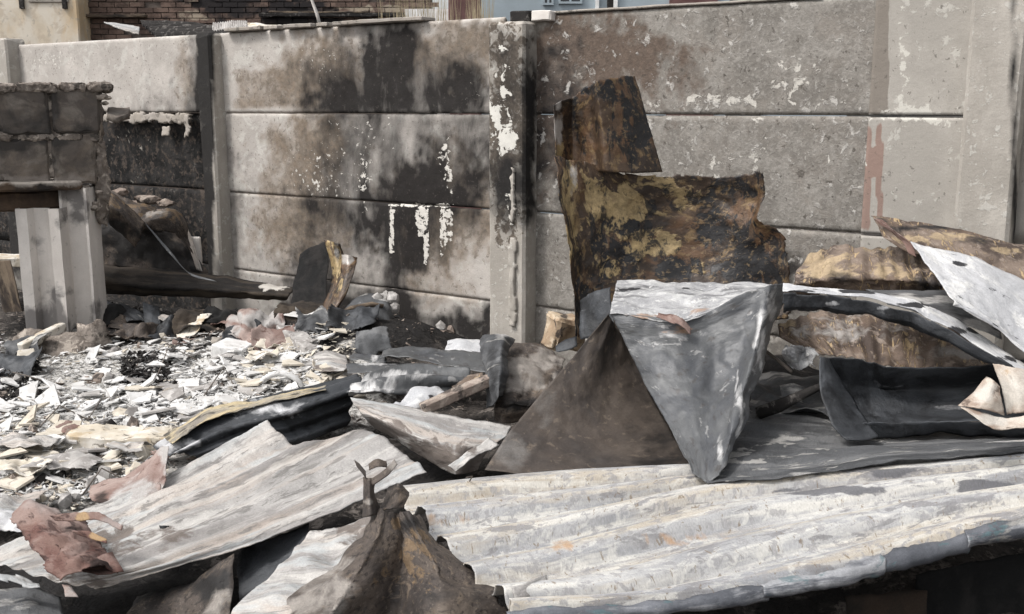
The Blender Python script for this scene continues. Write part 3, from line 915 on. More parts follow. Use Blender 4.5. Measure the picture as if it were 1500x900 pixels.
# ------------------------------------------------------------------ buildings beyond the wall
def build_cream():
    r = empty("cream_building", at_y(40, 40, 14.6) * [1, 1, 0], "cream rendered building behind the wall at the far left corner", "building")
    x0, x1 = at_y(-300, 20, 14.6)[0], at_y(114, 20, 14.6)[0]
    me = rough_box((x1 - x0, 3.0, 5.0), noise=.02, ns=1.5, seg=40, bev=.02); me.name = "wall"
    link("wall", me, M['cream_wall'], r, ((x0 + x1) / 2, 16.1, 0))
    for u in (32, 95):
        c = at_y(u, 2, 14.59)
        me = joined_boxes("beam_hole", [(-.03, .03, -.03, .012, -.1, .1)])
        link("beam_hole", me, M['charred_bits'], r, c)
    c = at_y(72, 4, 14.6)
    me = rough_box((.55, .05, .13), noise=.01, seg=12); me.name = "plaster_ledge"
    link("plaster_ledge", me, M['plaster'], r, c)
build_cream()

def build_brick():
    Y = 15.0
    xl, xr = at_y(124, 20, Y)[0], at_y(632, 20, Y)[0]
    r = empty("brick_building", ((xl + xr) / 2, Y, 0), "burnt red brick building with a black smoke patch behind the wall", "building")
    st = [('r', 330, 10, 55, 24, .9), ('r', 430, 20, 70, 22, .95), ('r', 250, 38, 90, 14, .6), ('r', 300, 0, 30, 14, .5), ('b', 250, 3, 60, 8, .3), ('b', 560, 12, 75, 10, .8), ('b', 620, 14, 20, 30, .8), ('b', 285, 25, 30, 8, .5), ('r', 500, 40, 160, 10, .5)]
    hw = (xr - xl) / 2
    a = np.linspace(-hw, hw, 120); b = np.linspace(0, 5.2, 100)
    A, B = np.meshgrid(a, b, indexing='ij')
    P = np.stack([A + (xl + xr) / 2, np.full_like(A, Y + .01), B], -1)
    me, o0 = mesh_from_grid("wall", P, np.stack([A, B], -1), stains=st)
    wo = link("wall", me, M['brick_mortar'], r, o0)
    md = wo.modifiers.new("thickness", 'SOLIDIFY'); md.thickness = .22; md.offset = -1 if me.polygons[0].normal.y < 0 else 1
    V, F = [], []
    k = 0
    z = 1.75
    rr = random.Random(5)
    while z < 3.6:
        x = -hw + (0.11 if k % 2 else 0)
        while x < hw - .1:
            if not (rr.random() < .04):
                j = rr.uniform(-.012, .004)
                v, f = boxmesh(x, x + .205, -.012 + j, .02, z, z + .062)
                n = len(V)
                V += [(p[0] + rr.uniform(-.004, .004), p[1], p[2] + rr.uniform(-.003, .003)) for p in v]
                F += [tuple(i + n for i in q) for q in f]
            x += .218
        z += .074; k += 1
    me = bpy.data.meshes.new("brick_courses"); me.from_pydata(V, [], F)
    put_stain(me, st, Matrix.Translation(((xl + xr) / 2, Y, 0)))
    o = link("brick_courses", me, M['brick'], r, ((xl + xr) / 2, Y, 0))
    tag(o, kind='stuff')
    # ledge along the foot of the upper wall, and a ragged wooden rail
    for (u0, u1, v, h, m, nm) in ((126, 215, 26, .04, 'timber', 'ledge'), (380, 630, 25, .05, 'charred_bits', 'ledge'), (395, 540, 20, .03, 'timber', 'ledge')):
        p0, p1 = at_y(u0, v, Y - .08), at_y(u1, v - 2, Y - .08)
        me = rough_box((p1[0] - p0[0], .1, h), noise=.02, seg=24, seed=u0); me.name = nm
        link(nm, me, M[m], r, ((p0[0] + p1[0]) / 2, Y - .08, p0[2]))
build_brick()

def build_blue():
    Y = 13.0
    xl, xr = at_y(684, 10, Y)[0], at_y(1250, 10, Y)[0]
    r = empty("blue_building", ((xl + xr) / 2, Y + 2, 0), "pale blue rendered house with small dark windows behind the wall", "building")
    me = joined_boxes("wall", [(xl, xr, Y, Y + 4, 0, 5.2)])
    link("wall", me, M['blue_wall'], r, (0, 0, 0))
    for (u0, u1, v0, v1) in ((795, 811, -24, 8), (818, 853, -26, 6)):
        p0, p1 = at_y(u0, v1, Y), at_y(u1, v0, Y)
        x0, x1, z0, z1 = p0[0], p1[0], p0[2], p1[2]
        t = .025
        fr = link("window", joined_boxes("window", [(x0, x0 + t, Y - .04, Y + .03, z0, z1), (x1 - t, x1, Y - .04, Y + .03, z0, z1), (x0 + t, x1 - t, Y - .04, Y + .03, z0, z0 + t), (x0 + t, x1 - t, Y - .04, Y + .03, z1 - t, z1),
                     ((x0 + x1) / 2 - t / 2, (x0 + x1) / 2 + t / 2, Y - .035, Y + .03, z0 + t, z1 - t)]), M['blue_wall'], r, (0, 0, 0))
        link("pane", joined_boxes("pane", [(x0 + t, x1 - t, Y - .012, Y + .02, z0 + t, z1 - t)]), M['glass'], fr, (0, 0, 0))
    for (u0, u1, m, nm) in ((872, 877, 'white_frame', 'downpipe'), (889, 898, 'charred_bits', 'doorway'), (898, 904, 'white_frame', 'door_frame'), (980, 1050, 'maroon', 'door'), (1068, 1120, 'glass', 'doorway')):
        p0, p1 = at_y(u0, 10, Y), at_y(u1, 10, Y)
        link(nm, joined_boxes(nm, [(p0[0], p1[0], Y - .05, Y + .02, .05, 4.4)]), M[m], r, (0, 0, 0))
build_blue()
# maroon gatepost, white shed, fence sticks and grass between the houses
p = at_y(681, 10, 12.2)
link("maroon_pillar", rough_box((.36, .3, 4.0), noise=.004, seg=12), M['maroon'], None, (p[0], p[1], 0))
tag(bpy.data.objects["maroon_pillar"], "dark maroon square pillar beside the blue house behind the wall", "pillar")
shed = empty("white_shed", (at_y(648, 10, 12.6)[0], 12.6, 0), "small white roofed shed beside the maroon pillar behind the wall", "shed")
px_ = at_y(648, 10, 12.6)[0]
link("body", joined_boxes("body", [(-.3, .3, 0, 1.0, 0, 2.2)]), M['charred_bits'], shed, (px_, 12.6, 0))
link("roof", joined_boxes("roof", [(-.42, .34, -.25, 1.1, 2.33, 2.52)]), M['white_frame'], shed, (px_, 12.6, 0))
link("curtain", rough_box((.3, .05, 2.1), noise=.03, ns=5, seg=14), M['shard_grey'], shed, (px_ + .08, 12.52, 0))
sh = sheet
S = sheet
S("corrugated_roof_sheet", "dark corrugated roofing sheet lying tilted just behind the wall at left", "roofing sheet", 'y',
  [[(205, 33, 8.6), (270, 35, 8.4), (330, 42, 8.2)], [(225, 52, 8.1), (300, 52, 7.9), (360, 52, 7.8)]], M['charred_bits'], corr=('s', .12, .02), thick=.004, group="roofing scraps behind the wall")
S("pale_board", "pale broken board end behind the wall left of the first post", "board", 'y',
  [[(150, 32, 8.6), (190, 36, 8.6), (206, 40, 8.6)], [(184, 46, 8.4), (196, 50, 8.4), (204, 52, 8.4)]], M['zinc_grey'], thick=.01, group="roofing scraps behind the wall")
S("corrugated_plastic", "short ribbed translucent strip on top of the wall behind the first post", "roofing sheet", 'y',
  [[(312, 34, 7.3), (340, 31, 7.2), (362, 30, 7.1)], [(310, 44, 7.2), (340, 43, 7.1), (364, 42, 7.0)]], M['shard_grey'], res=.005, corr=('t', .022, .006), thick=.003, group="roofing scraps behind the wall")
S("pale_roof_board", "whitish flat board along the wall top by the ribbed strip", "board", 'y',
  [[(358, 34, 7.4), (390, 36, 7.3), (415, 38, 7.2)], [(330, 46, 7.2), (370, 45, 7.1), (410, 42, 7.0)]], M['pale_cream'], thick=.008, group="roofing scraps behind the wall")
me, o0 = tube_mesh([at_y(470, 42, 7.6), at_y(464, 20, 7.6), at_y(455, -4, 7.6), at_y(450, -20, 7.6)], [.012, .012, .01, .01])
tag(link("bare_pole", me, M['white_post'], None, o0), "thin pale pole leaning in front of the burnt brick building", "pole")
# dry stems and wire between the houses
V, F = [], []
rr = random.Random(2)
for i in range(260):
    u = rr.choice([rr.uniform(590, 690), rr.uniform(560, 640), rr.uniform(690, 720)]); b0 = at_y(u, 50, rr.uniform(7.5, 9.5))
    h = rr.uniform(.1, .5); dx = rr.uniform(-.08, .08)
    n = len(V)
    V += [(b0[0] - .004, b0[1], b0[2] - .3), (b0[0] + .004, b0[1], b0[2] - .3), (b0[0] + dx, b0[1] + rr.uniform(-.05, .05), b0[2] + h)]
    F.append((n, n + 1, n + 2))
me = bpy.data.meshes.new("dry_grass"); me.from_pydata(V, [], F)
tag(link("dry_grass", me, M['dry_grass'], None, (0, 0, 0)), "straw coloured dry grass stems growing behind the wall", "grass", kind='stuff')

# ------------------------------------------------------------------ burnt block structure on the left
def local_frame(Pl, Pr):
    d = np.array(Pr) - np.array(Pl); d[2] = 0
    return d / np.linalg.norm(d)
BY0, BY1 = 5.62, 5.85
def bpt(u, v):
    return at_y(u, v, BY0 + (BY1 - BY0) * (u / 160.0))
blk = empty("block_structure", (bpt(80, 300)[0], 5.75, 0), "smoke darkened block masonry with ragged mortar joints standing on pale posts", "masonry")
byaw = math.atan2(bpt(160, 200)[1] - bpt(0, 200)[1], bpt(160, 200)[0] - bpt(0, 200)[0])
bst = [('r', 40, 190, 60, 30, .7), ('r', 78, 170, 8, 60, .9), ('r', 100, 195, 40, 12, .8), ('b', 40, 265, 60, 12, .8), ('b', 110, 140, 26, 12, .5), ('b', 105, 262, 30, 14, .7), ('r', 30, 205, 60, 14, .8)]
def bbox(name, u0, v0, u1, v1, depth, mat, out=0.0, noise=.012, chip=.03, seed=0, ns=7):
    a, b = bpt(u0, v1), bpt(u1, v1); t = bpt(u0, v0)
    wdt = np.linalg.norm((b - a)[:2]); hgt = t[2] - a[2]
    me = rough_box((wdt, depth, hgt), noise=noise, ns=ns, seg=26, seed=seed + u0, bev=.012, chip=chip); me.name = name
    c = (a + b) / 2
    nrm = np.array([math.sin(byaw), -math.cos(byaw), 0])
    c = c - nrm * (depth / 2) + nrm * out; c[2] = a[2]
    put_stain(me, bst, Matrix.Translation(c) @ Matrix.Rotation(byaw, 4, 'Z'))
    o = link(name, me, mat, blk, c); o.rotation_euler = (0, 0, byaw)
    return o
for (u0, v0, u1, v1) in ((-165, 133, -84, 199), (-80, 132, -4, 199), (0, 131, 75, 198), (80, 130, 148, 196), (-165, 205, -84, 272), (-80, 205, -4, 272), (0, 204, 75, 271), (80, 202, 144, 272)):
    bbox("block", u0, v0, u1, v1, .17, M['block'], noise=.016, seed=v0)
bbox("core", -165, 134, 138, 268, .12, M['mortar'], out=-.03, noise=.01, chip=0)
rr = random.Random(11)
def mortar_run(us, v, r, out=.02, n=1, jit=4):
    for u in us:
        c = bpt(u + rr.uniform(-4, 4), v + rr.uniform(-jit, jit))
        me = lump_mesh(r * rr.uniform(.7, 1.25), noise=.5, ns=1.8, sub=2, squash=(1.4, .8, .75), seed=u * .37 + v); me.name = "mortar_lump"
        nrm = np.array([math.sin(byaw), -math.cos(byaw), 0])
        link("mortar_lump", me, M['mortar'], blk, c + nrm * rr.uniform(-.03, out))
for k, (u0, u1) in enumerate(((-165, -70), (-68, 22), (24, 84), (86, 128), (130, 166))):
    bbox("mortar_bed", u0, 121 + (k % 2), u1, 134 + k % 3, .19, M['mortar'], out=.008, noise=.022, chip=.05, ns=16, seed=k)
for k, (u0, u1) in enumerate(((-165, -80), (-76, 20), (26, 80), (84, 120), (120, 146))):
    bbox("mortar_bed", u0, 196, u1, 208, .17, M['mortar'], out=-.002, noise=.02, chip=.04, ns=18, seed=k + 20)
mortar_run([150, 158, 153], 140, .02, jit=20)
mortar_run([140, 134, 128, 148], 290, .022, jit=16)
bbox("end_pier", 143, 132, 163, 330, .15, M['mortar'], out=-.02, noise=.05, chip=.08, ns=11)
bbox("lintel", -165, 272, 122, 287, .32, M['lintel'], out=.03, noise=.008)
bbox("underbeam", -165, 287, 112, 318, .22, M['lintel'], out=-.09, noise=.03, ns=4)
# broken tile ledge sticking out beside it
S("ledge_tile", None, None, 'y', [[(158, 161, 6.0), (175, 160, 6.05), (191, 160, 6.1)], [(156, 171, 5.8), (172, 176, 5.8), (190, 170, 5.9)]], M['block'], thick=.03, edge=.006, parent=blk)

def h_post(name, ul, ur, vt, vb, prof, label):
    """upright precast post with a hollow in its face; prof = fractions across and depths"""
    Y = BY0 + (BY1 - BY0) * ((ul + ur) / 2 / 160.0) + .02
    a, b = at_y(ul, vt + 20, Y), at_y(ur, vt + 20, Y); zt = at_y(ul, vt, Y)[2]; zb = -.05
    wdt = b[0] - a[0]
    pr = [(x * wdt - wdt / 2, -y) for x, y in prof]
    n = 70
    k = len(pr)
    xs = []
    for i in range(k - 1):      # finer across
        for j in range(5):
            f = j / 5
            xs.append((pr[i][0] + (pr[i + 1][0] - pr[i][0]) * f, pr[i][1] + (pr[i + 1][1] - pr[i][1]) * f))
    xs.append(pr[-1])
    xs += [(wdt / 2, .13), (-wdt / 2, .13), xs[0]]      # closed round the back
    P = np.array([[[x, y, zb + (zt - zb) * i / (n - 1)] for x, y in xs] for i in range(n)])
    P = P + np.array([(a[0] + b[0]) / 2, Y, 0])
    q = P * 5
    P[..., 1] += .006 * fbm(q, 3); P[..., 0] += .004 * fbm(q + 9, 3)
    UV = np.stack([P[..., 0], P[..., 2]], -1)
    me, o0 = mesh_from_grid(name, P, UV, stains=[('r', 100, 265, 26, 50, .8), ('r', 55, 470, 40, 32, .75), ('r', 85, 450, 12, 26, .85), ('r', 115, 300, 16, 28, .75), ('r', 115, 495, 40, 28, .8), ('r', 142, 460, 12, 28, .8), ('r', 60, 380, 16, 90, .25)])
    o = link(name, me, M['white_post'], blk, o0)
    me.polygons.foreach_set("use_smooth", np.zeros(len(me.polygons), bool))
    md = o.modifiers.new("thickness", 'SOLIDIFY'); md.thickness = .004; md.offset = 0
    return o
h_post("support_post", 30, 92, 305, 480, [(0, -.08), (0, .045), (.25, .045), (.32, -.005), (.70, -.005), (.77, .045), (1.0, .045)], None)
h_post("support_post", 92, 131, 275, 500, [(0, .045), (.08, .045), (.16, .0), (.82, -.005), (.92, .04), (1, .04), (1, -.10)], None)
# broken footing
for (u, v, r, sq) in ((108, 515, .15, (1.4, .9, .7)), (138, 500, .1, (.9, .9, 1.1)), (72, 512, .11, (1.4, .9, .6)), (46, 498, .08, (1.2, .9, .7)), (125, 538, .09, (2.2, 1, .5)), (150, 525, .06, (1.2, 1, .7)), (85, 535, .07, (1.5, 1, .6))):
    me = lump_mesh(r, noise=.45, ns=2, sub=3, squash=sq, seed=u); me.name = "footing_lump"
    link("footing_lump", me, M['mortar'], blk, at_y(u, v, 5.52))
# ------------------------------------------------------------------ loose things on the left
GRP = "burnt and torn metal sheets"
def slab(name, label, cat, p, size, rot, mat, noise=.008, chip=.02, seed=1, group=None, ns=7):
    me = rough_box(size, noise=noise, ns=ns, seg=24, seed=seed, bev=.006, chip=chip); me.name = name
    o = link(name, me, mat, None, p); o.rotation_euler = rot
    return tag(o, label, cat, group)
def beam(name, label, cat, pa, pb, w, h, mat, noise=.006, chip=.015, seed=1, roll=0.0, group=None, stains=None):
    pa, pb = Vector(pa), Vector(pb)
    L_ = (pb - pa).length
    me = rough_box((L_, w, h), noise=noise, seg=36, seed=seed, bev=.005, chip=chip); me.name = name
    d = (pb - pa).normalized()
    rot = d.to_track_quat('X', 'Z').to_matrix().to_4x4() @ Matrix.Rotation(roll, 4, 'X')
    if stains: put_stain(me, stains, Matrix.Translation((pa + pb) / 2) @ rot)
    o = link(name, me, mat, None, (pa + pb) / 2); o.rotation_euler = rot.to_euler()
    return tag(o, label, cat, group)

# cream angle and block in front of the pillar
beam("cream_batten", "cream batten leaning against the foot of the pale posts", "batten", at_y(32, 516, 5.35), at_y(95, 484, 5.6), .05, .05, M['pale_cream'])
beam("cream_strut", "short cream strut with a slot dropping from the batten", "strut", at_y(52, 568, 5.15), at_y(36, 518, 5.3), .09, .04, M['pale_cream'], seed=3)
slab("cream_block", "crumbling cream block with layered edges beside the pillar foot", "block", at_y(76, 569, 5.12), (.20, .14, .10), (0, .02, .15), M['pale_cream'], noise=.02, chip=.03)
beam("brown_board", "brown scorched board leaning at the left edge beside the posts", "board", at_y(2, 385, 6.2), at_y(22, 470, 5.95), .10, .025, M['timber'])
slab("pale_topped_slab", "pale topped slab behind the pillar at the left edge", "slab", at_y(5, 388, 6.4), (.32, .2, .06), (0, .05, .1), M['pale_cream'])
for (u, v, r, y) in ((8, 500, .12, 5.9), (35, 505, .1, 5.75), (15, 540, .09, 5.5), (12, 460, .08, 6.1)):
    o = link("rubble_lump", lump_mesh(r, .4, 1.8, 3, (1.3, 1, .7), u), M['rubble'], None, at_y(u, v, y))
    tag(o, "dark brown lump of burnt rubble by the foot of the pale posts", "rubble", "rubble lumps by the posts")

# timber beam, tent of brown sheet, strips
S("charred_beam", "long dark charred curved sheet like a beam lying in front of the blackened bay", "beam", 'y', [
  [(140, 384, 6.3), (210, 392, 6.25), (300, 402, 6.2), (380, 414, 6.1), (430, 424, 6.0)],
  [(140, 392, 6.15), (210, 400, 6.1), (300, 409, 6.05), (380, 419, 5.98), (430, 428, 5.9)],
  [(140, 412, 6.1), (210, 420, 6.05), (300, 424, 6.0), (380, 431, 5.94), (424, 434, 5.88)],
  [(140, 428, 6.2), (210, 433, 6.15), (300, 435, 6.08), (380, 438, 6.0), (420, 439, 5.94)]], M['char_brown'], crump=.008, lin=1, fold=.01, edge=(.008, .012, .01, .012), thick=.012, stains=[('b', 405, 422, 22, 8, .9)])
S("brown_tent_sheet", "rust brown sheet bent into a hump behind the charred beam", "metal sheet", 'y', [
  [(140, 268, 6.5), (185, 290, 6.4), (235, 306, 6.45), (262, 308, 6.5), (278, 340, 6.5)],
  [(140, 320, 6.3), (185, 322, 6.25), (225, 335, 6.3), (270, 360, 6.35), (290, 385, 6.4)],
  [(140, 390, 6.2), (190, 395, 6.2), (235, 400, 6.25), (280, 410, 6.3), (310, 412, 6.35)]], M['rust_brown'], crump=.03, crease=.02,
  stains=[('r', 225, 365, 70, 40, 1), ('r', 170, 330, 24, 50, .8), ('g', 200, 305, 60, 18, .6), ('b', 240, 308, 26, 8, .5), ('r', 270, 380, 40, 30, .8)], group=GRP)  # brown top edge painted as lit, black interior painted as the dark hollow
S("curled_rust_sheet", "small arched rust sheet with pale flecks at the top of the brown hump", "metal sheet", 'y', [
  [(203, 322, 6.30), (222, 306, 6.22), (248, 302, 6.22), (268, 314, 6.26)], [(200, 336, 6.20), (222, 322, 6.08), (250, 318, 6.08), (274, 338, 6.16)], [(212, 350, 6.22), (232, 344, 6.12), (258, 346, 6.12), (284, 376, 6.2)]], M['rust_brown'], crump=.02, crease=.015, lin=.6, edge=.02, bite=.01,
  stains=[('g', 250, 310, 30, 12, .8), ('b', 225, 310, 16, 8, .7), ('r', 230, 345, 30, 10, .8)], group=GRP)  # lit arch and the dark below it are put into the colour
S("leaning_rust_sheet", "rust brown curved sheet leaning behind the pale posts", "metal sheet", 'y', [
  [(146, 270, 6.2), (166, 282, 6.16), (192, 302, 6.14), (216, 326, 6.12)], [(146, 292, 6.1), (164, 304, 6.04), (188, 322, 6.02), (208, 344, 6.04)], [(146, 318, 6.12), (160, 330, 6.1), (180, 346, 6.1), (200, 366, 6.1)]], M['rust_brown'], crump=.012, lin=.5, edge=.02,
  stains=[('g', 170, 290, 40, 12, .7), ('r', 170, 338, 40, 18, .9)], group=GRP)  # ridge coloured as lit, lower part blackened as shade
S("silver_strip", "thin silvery strip running down the hump to the charred beam", "metal strip", 'y', [[(212, 326, 6.0), (245, 362, 5.98), (275, 398, 5.96), (312, 410, 5.94)], [(216, 333, 5.99), (249, 373, 5.97), (282, 405, 5.95), (318, 413, 5.93)]], M['steel_grey'], crump=.006, edge=.003, group=GRP)
S("curled_strip", "pale curled strip standing above the right end of the hump", "metal strip", 'y', [[(262, 318, 6.3), (274, 352, 6.3), (288, 396, 6.3)], [(268, 322, 6.28), (284, 356, 6.28), (297, 398, 6.28)]], M['zinc_grey'], crump=.006, edge=.003, group=GRP)
slab("pale_stub", "pale upright stub between the hump and the first wall post", "block", at_y(288, 402, 6.5), (.08, .06, .24), (0, 0, .2), M['white_post'])
for (u, v, y, r) in ((190, 300, 6.7, .07), (215, 292, 6.75, .08), (242, 298, 6.75, .06), (175, 282, 6.7, .06), (232, 312, 6.6, .06)):
    o = link("plaster_lump", lump_mesh(r * .7, .6, 2.4, 2, (1.5, 1, .6), u), M['rubble'], None, at_y(u, v, y))
    tag(o, "grey brown fallen plaster lump caught above the brown hump", "plaster lump", "plaster lumps above the hump")
S("black_leaning_sheet", "black charred sheet leaning on the wall behind the bent ochre strip", "metal sheet", 'y', [
  [(440, 372, 5.95), (462, 358, 5.9), (482, 352, 5.86)], [(430, 410, 5.85), (455, 405, 5.8), (480, 400, 5.76)], [(424, 455, 5.7), (455, 462, 5.65), (480, 462, 5.6)]], M['soot_black'], group=GRP)
S("bent_ochre_sheet", "tall bent ochre sheet standing against the wall right of the beam", "metal sheet", 'y', [
  [(474, 350, 5.72), (486, 353, 5.68), (499, 357, 5.74)],
  [(486, 392, 5.66), (494, 392, 5.62), (505, 378, 5.66)],
  [(484, 420, 5.6), (492, 425, 5.55), (503, 412, 5.58)],
  [(468, 462, 5.5), (478, 464, 5.45), (490, 452, 5.48)]], M['rust_tall'], crump=.006, edge=.008,
  stains=[('g', 490, 385, 14, 40, .85), ('b', 493, 370, 5, 26, .5)], group=GRP)
S("ochre_flap", "brown flap folded out from the bent ochre strip by the wall", "metal sheet", 'y', [
  [(499, 372, 5.64), (510, 372, 5.6), (524, 377, 5.62)],
  [(498, 400, 5.58), (508, 402, 5.54), (522, 388, 5.58)],
  [(486, 440, 5.5), (498, 440, 5.46), (512, 420, 5.5)],
  [(466, 470, 5.42), (476, 476, 5.4), (490, 462, 5.44)]], M['rust_tall'], crump=.008, edge=.008, stains=[('b', 512, 380, 12, 12, .6), ('g', 500, 400, 8, 30, .4)], group=GRP)
S("dark_drape", "dark draped bundle slumped at the wall foot right of the bent sheet", "metal sheet", 'y', [
  [(500, 455, 5.55), (530, 438, 5.55), (560, 430, 5.6), (582, 440, 5.6)], [(492, 470, 5.45), (525, 455, 5.4), (560, 452, 5.42), (586, 465, 5.5)], [(490, 490, 5.4), (525, 488, 5.3), (560, 488, 5.3), (588, 486, 5.4)]],
  M['grey_layers'], crump=.03, crease=.03, stains=[('r', 540, 475, 40, 20, .8), ('b', 562, 432, 14, 14, .8)], group=GRP)
for (u, v, y, r) in ((553, 440, 5.5, .035), (560, 447, 5.5, .03), (575, 438, 5.52, .035), (577, 452, 5.5, .03), (566, 436, 5.54, .03)):
    o = link("ash_lump", lump_mesh(r, .5, 2, 2, (1, 1, 1.2), u), M['shard_grey'], None, at_y(u, v, y))
    tag(o, "grey ash lump resting on the dark bundle at the wall foot", "ash lump", "ash lumps on the dark bundle")
me, o0 = tube_mesh([at_y(488, 465, 5.35), at_y(515, 452, 5.35), at_y(545, 446, 5.4), at_y(562, 448, 5.4)], [.012, .015, .014, .01], noise=.006)
tag(link("burnt_rod", me, M['timber'], None, o0), "thin burnt rod lying across the dark bundle", "rod")
me, o0 = tube_mesh([at_y(480, 480, 5.25), at_y(505, 466, 5.3), at_y(512, 460, 5.3)], [.008, .008, .006])
tag(link("thin_rod", me, M['wire'], None, o0), "short grey rod in front of the dark bundle", "rod")

# crumpled pieces in the middle distance
S("crumpled_pink_sheet", "crumpled pinkish grey sheet heap in front of the charred beam", "metal sheet", 'y', [
  [(338, 462, 5.6), (358, 456, 5.55), (385, 458, 5.6), (412, 452, 5.65)], [(328, 488, 5.5), (352, 466, 5.4), (385, 478, 5.45), (418, 470, 5.5)], [(322, 492, 5.45), (350, 486, 5.35), (382, 500, 5.3), (405, 486, 5.4)], [(345, 492, 5.4), (366, 520, 5.25), (372, 505, 5.3), (380, 504, 5.35)]],
  M['rust_pink'], crump=.03, crease=.04, cs=8, lin=.4, stains=[('b', 380, 468, 50, 20, .9), ('b', 335, 488, 20, 10, .8), ('r', 402, 480, 12, 8, .7)], group=GRP)
S("white_bent_strip", "white bent strip behind the crumpled pink heap", "metal strip", 'y', [
  [(403, 455, 5.62), (425, 452, 5.62), (448, 460, 5.6), (470, 452, 5.62)], [(405, 462, 5.55), (428, 464, 5.52), (452, 466, 5.5), (466, 460, 5.55)]], M['shard_white'], crump=.01, group=GRP)
S("pale_flat_strip", "small pale flat strip propped above the white bent strip", "metal strip", 'y', [[(412, 452, 5.75), (430, 455, 5.75), (448, 459, 5.75)], [(413, 459, 5.72), (430, 461, 5.72), (447, 463, 5.72)]], M['shard_white'], crump=.004, group=GRP)
slab("white_faced_block", "white topped block under the crumpled pink sheet", "block", at_y(343, 532, 5.25), (.19, .16, .11), (0, .1, -.25), M['shard_white'], noise=.012, chip=.03)
slab("grey_round_tile", "flat pale grey slab lying at the far edge of the shard field", "slab", at_y(350, 556, 4.98), (.30, .24, .03), (.08, .04, .3), M['shard_grey'], noise=.012, chip=.05)
beam("grey_log", "grey burnt timber log sloping down beside the crumpled heap", "log", at_y(418, 492, 5.35), at_y(462, 528, 5.0), .09, .07, M['shard_grey'], noise=.02, chip=.03)
S("brown_scrap_sheet", "brown torn triangular scrap right of the grey log", "metal sheet", 'y', [[(438, 478, 5.45), (455, 484, 5.4), (475, 492, 5.35)], [(440, 500, 5.35), (462, 510, 5.25), (485, 512, 5.2)]], M['rust_pink'], crump=.03, stains=[('r', 460, 500, 20, 12, .5)], group=GRP)
S("flat_brown_scrap", "flat brown grey scrap lying on black ash by the wall foot", "metal sheet", 'y', [[(466, 482, 5.5), (500, 482, 5.45), (520, 488, 5.4)], [(470, 494, 5.3), (500, 498, 5.2), (515, 500, 5.2)]], M['rust_pink'], crump=.03, stains=[('b', 490, 488, 40, 12, .6)], group=GRP)
S("left_yellow_scrap", "yellowish torn scrap propped under the charred beam", "metal sheet", 'y', [[(255, 465, 5.8), (285, 458, 5.75), (312, 458, 5.75)], [(250, 482, 5.7), (280, 475, 5.65), (300, 466, 5.68)], [(262, 500, 5.6), (280, 495, 5.55), (292, 480, 5.6)]], M['pale_cream'], crump=.03, bite=.01, group=GRP)
S("grey_flap", "pale grey flap lying beside the yellowish scrap under the beam", "metal sheet", 'y', [[(228, 462, 5.9), (248, 462, 5.85), (262, 470, 5.8)], [(232, 470, 5.8), (250, 475, 5.75), (260, 480, 5.72)]], M['zinc_grey'], crump=.02, group=GRP)
S("dark_slab_sheet", "dark slanting sheet in the shade below the charred beam", "metal sheet", 'y', [[(150, 440, 6.1), (185, 448, 6.0), (215, 460, 5.95)], [(152, 470, 5.9), (190, 480, 5.8), (205, 494, 5.75)]], M['grey_layers'], crump=.02, stains=[('r', 170, 450, 40, 12, .7)], group=GRP)
S("rust_slab_sheet", "brown edged slab in the shade right of the posts", "metal sheet", 'y', [[(150, 455, 5.95), (180, 462, 5.9), (196, 478, 5.9)], [(158, 480, 5.8), (185, 486, 5.75), (200, 495, 5.75)]], M['rust_brown'], crump=.02, group=GRP)
S("dark_gutter", "black bent gutter piece between the dark slab and the yellow scrap", "metal sheet", 'y', [[(208, 440, 6.0), (222, 445, 5.95), (235, 450, 5.95)], [(210, 480, 5.75), (222, 485, 5.7), (238, 480, 5.75)]], M['char'], crump=.02, group=GRP)
S("pale_ridge_slab", "long pale pinkish slab behind the white shards by the posts", "slab", 'y', [[(165, 528, 5.5), (200, 522, 5.5), (255, 516, 5.5)], [(165, 540, 5.35), (215, 538, 5.3), (252, 528, 5.35)]], M['rust_pink'], thick=.03, stains=[('b', 200, 530, 60, 14, .9)])
slab("tan_lump", "tan fallen lump behind the shards under the dark beam", "rubble", at_y(275, 512, 5.5), (.16, .1, .06), (0, .1, .2), M['rust_pink'], noise=.03, chip=.04)

CL = [(175, 470, 5.9, .3, 'soot_black', "black burnt scrap lying behind the pale posts"), (235, 500, 5.65, .26, 'char', "black crumpled scrap in front of the dark gutter"), (300, 485, 5.7, .3, 'char_brown', "brown black scrap beside the yellowish scrap"),
      (320, 470, 5.75, .25, 'soot_black', "black scrap behind the crumpled pink heap"), (445, 470, 5.55, .3, 'char_brown', "dark brown scrap left of the dark bundle"), (460, 500, 5.3, .22, 'grey_layers', "grey brown scrap in front of the brown triangle"),
      (520, 500, 5.25, .26, 'char', "black flat scrap in front of the dark bundle"), (400, 515, 5.2, .2, 'rust_pink', "small pinkish scrap below the crumpled pink sheet"), (545, 520, 5.0, .2, 'grey_layers', "grey scrap above the blue grey sheet"), (205, 510, 5.6, .2, 'rust_brown', "brown scrap beside the foot of the pale posts"),
      (350, 500, 5.4, .22, 'char', "black scrap below the crumpled pink heap"), (20, 590, 5.0, .3, 'char', "black scrap at the left edge below the cream strut"), (40, 548, 5.35, .24, 'grey_layers', "dark grey scrap under the cream strut")]
rr = random.Random(77)
